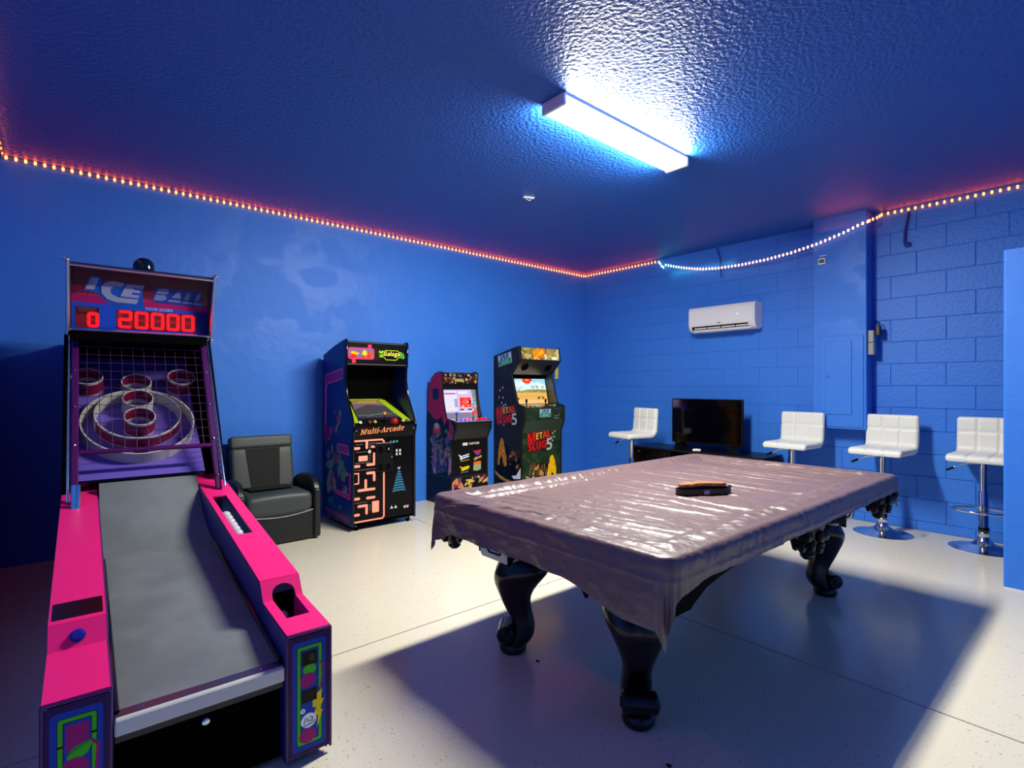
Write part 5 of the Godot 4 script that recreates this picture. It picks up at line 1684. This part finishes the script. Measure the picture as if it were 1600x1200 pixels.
	for x in [-0.19, 0.19]:
		part("speaker", MB.new().at(T(x, 1.487, -0.091) * Transform3D(Basis(Vector3(1, 0, 0), deg_to_rad(133.0)), Vector3.ZERO)).lathe([Vector2(0.052, 0), Vector2(0.05, 0.005), Vector2(0.044, 0.006), Vector2(0.036, 0.002), Vector2(0, 0.0015)], 20).mesh(), M.dark, hood)
	var mq := Cv.new(620, 150, Color(0.52, 0.44, 0.20))
	mq.blotches(60, 14, 50, [Color(0.58, 0.50, 0.26), Color(0.42, 0.36, 0.16), Color(0.66, 0.58, 0.34), Color(0.36, 0.34, 0.2)], 65)
	mq.blotches(26, 16, 44, [Color(0.95, 0.45, 0.05), Color(1.0, 0.6, 0.12), Color(0.9, 0.34, 0.04)], 66, Rect2(215, 30, 150, 80))
	mq.rect(490, 108, 84, 36, Color(0.75, 0.86, 0.78))
	mq.rect(590, 0, 12, 130, Color(0.85, 0.85, 0.78))
	var mx := T(0, 1.578, -0.0105, -6.5, 0, 0)
	var sg := part("lit_marquee_sign", sheet(-0.31, 0.0, 0.31, 0.138, 0.002, mx), printed(mq.tex(), 0.3, 1.15), t)
	part("numeral_light", MB.new().at(mx * T(0.072, 0.036, 0.003)).text("5", 0.056, 0.002).mesh(), glow(Color(1.0, 0.9, 0.8), 1.0), sg)
	area_on(t, mx * T(0, 0.07, 0.02, 0, 180, 0), Vector2(0.55, 0.1), Color(1, 0.75, 0.35), 0.06)
	part("back_panel", MB.new().box(Vector3(0, 0.75, -0.488), Vector3(0.628, 1.44, 0.012)).mesh(), M.dark, t)
	# a yellow paper tucked behind the cabinet's far edge
	var n := thing("paper_note", "yellow paper strip hanging at the right edge of the corner arcade cabinet", "paper", Vector3(-4.655, 1.355, -4.738), 80.0)
	part("sheet", MB.new().grid(3, 6, func(u: float, v: float) -> Vector3: return Vector3((u - 0.5) * 0.05, v * 0.15, 0.006 * sin(v * 3.0))).mesh(), mat(Color(0.75, 0.68, 0.15), 0.7), n)

# ------------------------------------------------------------------ seats
func recliner() -> void:
	var t := thing("recliner", "low black vinyl lounge chair with white piping between the alley machine and blue cabinet", "armchair", Vector3(-4.368, 0, -1.345), 90.0)
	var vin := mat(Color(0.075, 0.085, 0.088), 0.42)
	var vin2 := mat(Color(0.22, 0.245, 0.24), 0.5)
	for m in [vin, vin2]:
		m.normal_enabled = true
		m.normal_texture = noise_tex(0.12, 71, 3, true, 3.0, 256)
		m.normal_scale = 0.15
		m.uv1_triplanar = true
		m.uv1_scale = Vector3.ONE * 4.0
	var mesh_ := mat(Color(0.045, 0.055, 0.052), 0.8)
	var pipe := mat(Color(0.55, 0.57, 0.56), 0.4)
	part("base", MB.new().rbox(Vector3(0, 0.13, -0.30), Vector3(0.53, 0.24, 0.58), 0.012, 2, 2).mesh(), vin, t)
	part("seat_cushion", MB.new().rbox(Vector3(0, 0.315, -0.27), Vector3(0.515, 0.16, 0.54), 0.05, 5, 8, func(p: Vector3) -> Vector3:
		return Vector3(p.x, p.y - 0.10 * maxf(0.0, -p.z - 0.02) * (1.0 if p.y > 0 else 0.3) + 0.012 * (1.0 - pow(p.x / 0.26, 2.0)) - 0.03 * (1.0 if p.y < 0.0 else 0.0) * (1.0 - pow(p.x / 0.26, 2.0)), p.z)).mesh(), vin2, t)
	part("seat_insert", MB.new().grid(14, 8, func(u: float, v: float) -> Vector3:
		var x := (u - 0.5) * 0.34
		var z := -0.17 - v * 0.25
		return Vector3(x, 0.4105 + 0.012 * (1.0 - pow(x / 0.26, 2.0)) - 0.10 * maxf(0.0, -z - 0.29) , z - 0.03 * pow(absf(x) / 0.17, 2.0))).mesh(), mesh_, t)
	var front_pipe := []
	for i in 15:
		var u := -1.0 + i / 7.0
		front_pipe.append(Vector3(u * 0.252, 0.246 - 0.028 * (1.0 - u * u), -0.006))
	part("piping", MB.new().tube(front_pipe, 0.005, 6).mesh(), pipe, t)
	# backrest leaning to the wall
	var bk := T(0, 0.37, -0.455, -12, 0, 0)
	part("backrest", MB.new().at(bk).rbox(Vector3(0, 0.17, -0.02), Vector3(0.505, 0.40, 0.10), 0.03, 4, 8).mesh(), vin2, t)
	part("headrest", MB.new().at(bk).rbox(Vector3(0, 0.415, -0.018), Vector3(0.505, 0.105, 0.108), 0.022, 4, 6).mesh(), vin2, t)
	part("back_insert", MB.new().at(bk).prism(P([-0.105, -0.01, 0.12, -0.01, 0.14, 0.355, -0.14, 0.355]), 0.028, 0.034, 0.002).mesh(), mesh_, t)
	part("piping", MB.new().at(bk).tube([Vector3(-0.245, -0.018, 0.03), Vector3(0, -0.026, 0.034), Vector3(0.245, -0.018, 0.03)], 0.005, 6).mesh(), pipe, t)
	var arm := P([0, 0.02, 0.0, 0.39, -0.012, 0.425, -0.04, 0.462, -0.09, 0.492, -0.16, 0.508, -0.25, 0.512, -0.36, 0.50, -0.46, 0.47, -0.56, 0.42, -0.60, 0.38, -0.60, 0.02])
	for s in [-1.0, 1.0]:
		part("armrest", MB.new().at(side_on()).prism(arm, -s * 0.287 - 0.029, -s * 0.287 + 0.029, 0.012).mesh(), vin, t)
		part("arm_front", MB.new().rbox(Vector3(s * 0.287, 0.215, -0.008), Vector3(0.056, 0.40, 0.04), 0.019, 4, 3).mesh(), vin, t)

func make_stool() -> Node3D:
	var t := thing("bar_stool", "white stool", "bar stool")
	var pad := mat(Color(0.90, 0.90, 0.87), 0.42)
	var w := 0.40
	var L := 0.655
	var bend := func(p: Vector3) -> Vector3:
		var s := p.z + L * 0.5
		var h := p.y
		var x := p.x
		# stitched squares
		if h > 0.0:
			var g := 0.0
			for sx in [-w / 6.0, w / 6.0]:
				g = maxf(g, exp(-pow((x - sx) / 0.007, 2.0)))
			for ss in [0.115, 0.225, 0.535]:
				g = maxf(g, exp(-pow((s - ss) / 0.007, 2.0)))
			h += 0.004 - 0.010 * g
		var r := 0.07
		var s1 := 0.31
		var arc := r * deg_to_rad(86.0)
		var pos := Vector2(0.19 - s, 0.705)
		var n := Vector2(0, 1)
		if s > s1:
			var a := minf((s - s1) / r, deg_to_rad(86.0))
			var c := Vector2(0.19 - s1, 0.705 + r)
			pos = c + Vector2(-sin(a), -cos(a)) * r
			n = Vector2(sin(a), cos(a))
			if s - s1 > arc:
				pos += Vector2(-cos(a), sin(a)) * (s - s1 - arc)
		if s < 0.05:
			pos.y -= 0.012 * pow((0.05 - s) / 0.05, 2.0)
		return Vector3(x, pos.y + n.y * h, pos.x + n.x * h)
	var sb := MB.new()
	sb.rbox(Vector3.ZERO, Vector3(w, 0.052, L), 0.024, 4, 44, bend)
	part("seat", sb.mesh(), pad, t)
	part("seat_plate", MB.new().box(Vector3(0, 0.674, 0.02), Vector3(0.16, 0.012, 0.16), 0.003).mesh(), M.black, t)
	part("base", MB.new().lathe([Vector2(0.214, 0), Vector2(0.216, 0.004), Vector2(0.20, 0.009), Vector2(0.15, 0.018), Vector2(0.10, 0.031), Vector2(0.066, 0.048), Vector2(0.046, 0.07), Vector2(0.036, 0.10), Vector2(0.034, 0.105)], 40).mesh(), M.chrome, t)
	part("sleeve", MB.new().lathe([Vector2(0.036, 0.10), Vector2(0.037, 0.108), Vector2(0.037, 0.125), Vector2(0.033, 0.13), Vector2(0.031, 0.135), Vector2(0.031, 0.44), Vector2(0.029, 0.445)], 24).mesh(), M.chrome, t)
	part("collar", MB.new().lathe([Vector2(0.0325, 0.135), Vector2(0.034, 0.138), Vector2(0.034, 0.168), Vector2(0.0325, 0.171)], 24).mesh(), M.gloss_black, t)
	part("piston", MB.new().lathe([Vector2(0.024, 0.44), Vector2(0.024, 0.60), Vector2(0.026, 0.61), Vector2(0.026, 0.67)], 20).mesh(), M.chrome, t)
	var fr := MB.new()
	var pts := []
	for i in 25:
		var a := deg_to_rad(-148.0) + deg_to_rad(296.0) * i / 24.0
		pts.append(Vector3(sin(a) * 0.165, 0.315, 0.13 + cos(a) * 0.12))
	fr.tube(pts, 0.0085, 8)
	fr.tube([pts[0], Vector3(-0.03, 0.315, 0.0)], 0.008, 8)
	fr.tube([pts[24], Vector3(0.03, 0.315, 0.0)], 0.008, 8)
	fr.lathe([Vector2(0.032, 0.295), Vector2(0.036, 0.297), Vector2(0.036, 0.333), Vector2(0.032, 0.335)], 20)
	part("footrest", fr.mesh(), M.chrome, t)
	var lv := part("lever", MB.new().tube([Vector3(-0.02, 0.662, 0.03), Vector3(-0.09, 0.655, 0.05), Vector3(-0.17, 0.618, 0.06)], 0.005, 6).mesh(), M.chrome, t)
	part("lever_grip", MB.new().tube([Vector3(-0.165, 0.62, 0.06), Vector3(-0.215, 0.593, 0.066)], 0.0095, 8).mesh(), M.black, lv)
	return t

func bar_stools() -> void:
	var proto := make_stool()
	var spots := [
		[Vector3(-3.69, 0, -4.98), -16.0, "white quilted bar stool in the far corner, left of the television"],
		[Vector3(-2.07, 0, -5.30), -4.0, "white quilted bar stool under the blue chase, right of the television"],
		[Vector3(-1.363, 0, -5.36), -6.0, "white quilted bar stool behind the far right corner of the pool table"],
		[Vector3(-0.719, 0, -5.422), -2.0, "white quilted bar stool partly hidden by the blue partition"],
	]
	for i in spots.size():
		var o: Node3D = proto
		if i > 0:
			o = proto.duplicate()
			put(o, "bar_stool", self)
		o.position = spots[i][0]
		o.rotation_degrees.y = spots[i][1]
		tag(o, spots[i][2], "bar stool", "white bar stools along the back wall")

# ------------------------------------------------------------------ television corner
func tv_corner() -> void:
	var wood := mat(Color(0.022, 0.02, 0.022), 0.35)
	var x0 := -3.86
	var x1 := -2.31
	var mid := (x0 + x1) * 0.5
	var st := thing("tv_stand", "long low black media stand with open shelves against the back wall", "tv stand", Vector3(mid, 0, -5.44))
	var hw := (x1 - x0) * 0.5
	part("top_board", MB.new().box(Vector3(0, 0.543, 0), Vector3(hw * 2, 0.024, 0.46), 0.003).mesh(), wood, st)
	part("bottom_board", MB.new().box(Vector3(0, 0.09, 0), Vector3(hw * 2 - 0.04, 0.02, 0.44), 0.002).mesh(), wood, st)
	part("back_board", MB.new().box(Vector3(0, 0.31, -0.215), Vector3(hw * 2 - 0.04, 0.44, 0.008)).mesh(), M.dark, st)
	for x in [-hw + 0.012, -hw * 0.36, hw * 0.36, hw - 0.012]:
		part("upright", MB.new().box(Vector3(x, 0.271, 0), Vector3(0.022, 0.52, 0.43), 0.002).mesh(), wood, st)
	part("shelf", MB.new().box(Vector3(0, 0.35, -0.01), Vector3(hw * 0.7, 0.016, 0.40), 0.002).mesh(), wood, st)
	for s in [-1.0, 1.0]:
		var d := part("cabinet_door", MB.new().box(Vector3(s * hw * 0.68, 0.315, 0.222), Vector3(hw * 0.6, 0.42, 0.014), 0.003).mesh(), mat(Color(0.03, 0.028, 0.028), 0.15), st)
		part("knob", MB.new().ball(Vector3(s * hw * 0.86, 0.50, 0.236), Vector3(0.016, 0.006, 0.008), 8).mesh(), M.chrome, d)
	var tv := thing("television", "black flat screen television standing switched off on the media stand", "television", Vector3(-3.01, 0.555, -5.40))
	part("bezel", MB.new().rbox(Vector3(0, 0.317, 0), Vector3(0.83, 0.497, 0.035), 0.006, 2, 1).mesh(), M.black, tv)
	part("screen", MB.new().box(Vector3(0, 0.322, 0.0165), Vector3(0.805, 0.468, 0.004), 0.001).mesh(), mat(Color(0.006, 0.006, 0.008), 0.08), tv)
	part("rear_housing", MB.new().rbox(Vector3(0, 0.25, -0.03), Vector3(0.5, 0.28, 0.04), 0.015, 2, 1).mesh(), M.black, tv)
	part("badge", MB.new().box(Vector3(-0.32, 0.077, 0.0182), Vector3(0.03, 0.005, 0.001)).mesh(), M.steel, tv)
	for s in [-1.0, 1.0]:
		part("foot", MB.new().prism(P([-0.015, 0.075, 0.015, 0.075, 0.035, 0.0, -0.035, 0.0]), -0.08, 0.09, 0.003).mesh(), M.black, tv)
		var f: MeshInstance3D = tv.get_child(tv.get_child_count() - 1)
		f.position = Vector3(s * 0.31, 0, 0)
	var rc := thing("game_controller", "small white and black game controller on the media stand before the television", "controller", Vector3(-3.03, 0.556, -5.245), 20.0)
	part("shell", MB.new().rbox(Vector3(0, 0.015, 0), Vector3(0.085, 0.028, 0.055), 0.013, 3, 4, func(p: Vector3) -> Vector3: return Vector3(p.x, p.y, p.z + 0.4 * p.x * p.x / 0.055)).mesh(), M.white, rc)
	for s in [-1.0, 1.0]:
		part("thumb_stick", MB.new().at(T(s * 0.018, 0.028, 0.01)).lathe([Vector2(0.006, 0), Vector2(0.006, 0.006), Vector2(0.009, 0.008), Vector2(0, 0.01)], 10).mesh(), M.black, rc)
	var dv := thing("media_box", "small black box on the shelf inside the media stand", "media player", Vector3(-3.07, 0.358, -5.42))
	part("case", MB.new().box(Vector3(0, 0.03, 0), Vector3(0.3, 0.06, 0.24), 0.004).mesh(), M.black, dv)
	part("front_strip", MB.new().box(Vector3(0, 0.03, 0.121), Vector3(0.28, 0.02, 0.003)).mesh(), M.gloss_black, dv)

# ------------------------------------------------------------------ what hangs on the walls and ceiling
func wall_things() -> void:
	# air conditioner
	var ac := thing("air_conditioner", "white wall mounted split air conditioner high on the blue back wall", "air conditioner", Vector3(-2.915, 1.872, WB + 0.004))
	var body := P([0.0, 0.02, 0.0, 0.285, 0.155, 0.285, 0.178, 0.275, 0.188, 0.25, 0.19, 0.10, 0.182, 0.06, 0.160, 0.025, 0.12, 0.004, 0.06, 0.0])
	part("casing", MB.new().at(side_on()).prism(body, -0.382, 0.382, 0.006).mesh(), M.plastic_white, ac)
	part("front_panel", MB.new().at(side_on()).prism(P([0.17, 0.272, 0.186, 0.262, 0.194, 0.245, 0.196, 0.11, 0.190, 0.072, 0.183, 0.075, 0.17, 0.2]), -0.365, 0.365, 0.003).mesh(), M.plastic_white, ac)
	part("air_slot", MB.new().at(side_on()).prism(P([0.183, 0.064, 0.186, 0.062, 0.168, 0.028, 0.163, 0.029]), -0.31, 0.34).mesh(), M.dark, ac)
	for k in 4:
		part("louver", MB.new().at(T(-0.235 + k * 0.163, 0.046, 0.178, 55, 0, 0)).box(Vector3.ZERO, Vector3(0.150, 0.005, 0.028), 0.001).mesh(), M.plastic_white, ac)
	part("flap", MB.new().at(T(0.0, 0.018, 0.155, 40, 0, 0)).box(Vector3.ZERO, Vector3(0.66, 0.005, 0.05), 0.002).mesh(), M.plastic_white, ac)
	part("badge", MB.new().box(Vector3(-0.01, 0.09, 0.1955), Vector3(0.04, 0.008, 0.003)).mesh(), mat(Color(0.35, 0.35, 0.4), 0.4), ac)
	part("display_light", MB.new().box(Vector3(0.20, 0.165, 0.1965), Vector3(0.03, 0.010, 0.001)).mesh(), glow(Color(0.75, 0.72, 1.0), 1.1), ac)
	# breaker panel let into the chase
	var zf := WB + 0.178
	var bp := thing("breaker_panel", "blue painted breaker panel door set in the chase above the stools", "electrical panel", Vector3(-1.735, 0.88, zf))
	part("frame", MB.new().box(Vector3(0, 0.425, 0.004), Vector3(0.365, 0.85, 0.008), 0.003).mesh(), M.wall, bp)
	var dr := part("door", MB.new().box(Vector3(-0.02, 0.455, 0.012), Vector3(0.22, 0.68, 0.008), 0.003).mesh(), M.wall, bp)
	part("latch", MB.new().box(Vector3(-0.107, 0.467, 0.019), Vector3(0.014, 0.03, 0.008), 0.003).mesh(), M.wall, dr)
	# thermostat
	var th := thing("thermostat", "small white thermostat with a dark window high on the blue chase", "thermostat", Vector3(-1.895, 2.42, zf))
	part("body", MB.new().box(Vector3(0, 0.03, 0.008), Vector3(0.062, 0.058, 0.016), 0.004).mesh(), M.white, th)
	part("window", MB.new().box(Vector3(0, 0.03, 0.0165), Vector3(0.044, 0.034, 0.002)).mesh(), mat(Color(0.22, 0.23, 0.22), 0.3), th)
	part("top_clip", MB.new().box(Vector3(0.01, 0.083, 0.005), Vector3(0.058, 0.008, 0.010), 0.002).mesh(), M.white, th)
	# grey boxes on the side of the chase
	var ob := thing("outlet_box", "two stacked grey outlet boxes fixed beside the chase on the block wall", "outlet box", Vector3(-1.506, 1.545, WB + 0.113))
	for k in 2:
		var bx := part("box", MB.new().box(Vector3(0, 0.053 + k * 0.112, 0), Vector3(0.046, 0.106, 0.07), 0.004).mesh(), mat(Color(0.66, 0.66, 0.68), 0.45), ob)
		part("cover", MB.new().box(Vector3(0, 0.053 + k * 0.112, 0.036), Vector3(0.036, 0.092, 0.003), 0.001).mesh(), mat(Color(0.56, 0.58, 0.56), 0.4), bx)
	part("strap", MB.new().box(Vector3(0, 0.109, -0.07), Vector3(0.03, 0.18, 0.085), 0.003).mesh(), M.wall, ob)
	var ad := thing("power_adapter", "black power adapter plugged beside the grey outlet boxes", "adapter", Vector3(-1.459, 1.715, WB + 0.095))
	part("case", MB.new().box(Vector3(0, 0.045, 0), Vector3(0.036, 0.09, 0.06), 0.006).mesh(), mat(Color(0.07, 0.065, 0.07), 0.45), ad)
	part("prongs", MB.new().box(Vector3(-0.0195, 0.045, 0.0), Vector3(0.003, 0.03, 0.02)).mesh(), M.steel, ad)
	part("cord", MB.new().tube([Vector3(0.005, 0.09, 0), Vector3(0.003, 0.115, 0.0), Vector3(-0.012, 0.13, -0.04), Vector3(-0.045, 0.132, -0.08)], 0.004, 6).mesh(), M.black, ad)
	# cable ends
	var c1 := part("wall_cable", MB.new().tube([Vector3(-1.25, 2.80, WB + 0.02), Vector3(-1.262, 2.74, WB + 0.022), Vector3(-1.28, 2.64, WB + 0.02), Vector3(-1.285, 2.54, WB + 0.024), Vector3(-1.275, 2.495, WB + 0.03), Vector3(-1.25, 2.50, WB + 0.035), Vector3(-1.252, 2.53, WB + 0.03)], 0.009, 8).mesh(), mat(Color(0.07, 0.20, 0.50), 0.5), self)
	tag(c1, "dark blue painted cable stub bending down right of the chase top", "cable")
	var c2 := part("wall_cable", MB.new().tube([Vector3(-3.05, 2.83, WB + 0.018), Vector3(-3.02, 2.78, WB + 0.022), Vector3(-3.0, 2.70, WB + 0.02), Vector3(-2.995, 2.6, WB + 0.02), Vector3(-2.99, 2.49, WB + 0.02)], 0.007, 8).mesh(), mat(Color(0.07, 0.20, 0.50), 0.5), self)
	tag(c2, "dark blue painted cable hanging behind the sagging LED strip", "cable")
	# wall outlet behind the recliner
	var wo := thing("wall_outlet", "small blue painted outlet plate low on the wall left of the recliner", "outlet", Vector3(WL, 0.36, -1.076), 90.0)
	part("plate", MB.new().box(Vector3(0, 0.057, 0.004), Vector3(0.07, 0.114, 0.008), 0.003).mesh(), mat(Color(0.3, 0.38, 0.55), 0.4), wo)
	for k in 2:
		part("socket", MB.new().box(Vector3(0, 0.036 + k * 0.042, 0.009), Vector3(0.034, 0.028, 0.003), 0.001).mesh(), mat(Color(0.2, 0.28, 0.45), 0.4), wo)
	# ceiling sensor
	var cs := thing("ceiling_clip", "small pale metal clip screwed to the ceiling beyond the light fixture", "clip", Vector3(-3.279, CEIL - 0.001, -3.005), 65.0)
	part("plate", MB.new().box(Vector3(0, -0.004, 0), Vector3(0.095, 0.008, 0.03), 0.002).mesh(), M.plastic_white, cs)
	part("hook", MB.new().tube([Vector3(-0.02, -0.006, 0), Vector3(-0.02, -0.02, 0), Vector3(0.01, -0.026, 0), Vector3(0.02, -0.016, 0)], 0.004, 6).mesh(), M.steel, cs)
	# dark chips lying on the floor
	var rng := RandomNumberGenerator.new()
	rng.seed = 5
	for p in [[Vector3(-1.75, 0, -1.66), "dark chip on the floor just right of the left table foot"], [Vector3(-0.985, 0, -1.53), "dark chip on the floor just right of the nearest table foot"]]:
		var b := MB.new()
		var o := PackedVector2Array()
		for j in 9:
			o.append(Vector2(cos(TAU * j / 9), sin(TAU * j / 9)) * rng.randf_range(0.006, 0.011))
		b.at(Transform3D(Basis(Vector3(1, 0, 0), Vector3(0, 0, -1), Vector3(0, 1, 0)), Vector3.ZERO)).prism(o, 0.0, 0.004, 0.001)
		var ch := part("floor_chip", b.mesh(), mat(Color(0.12, 0.07, 0.07), 0.7), self)
		ch.position = p[0]
		tag(ch, p[1], "debris")
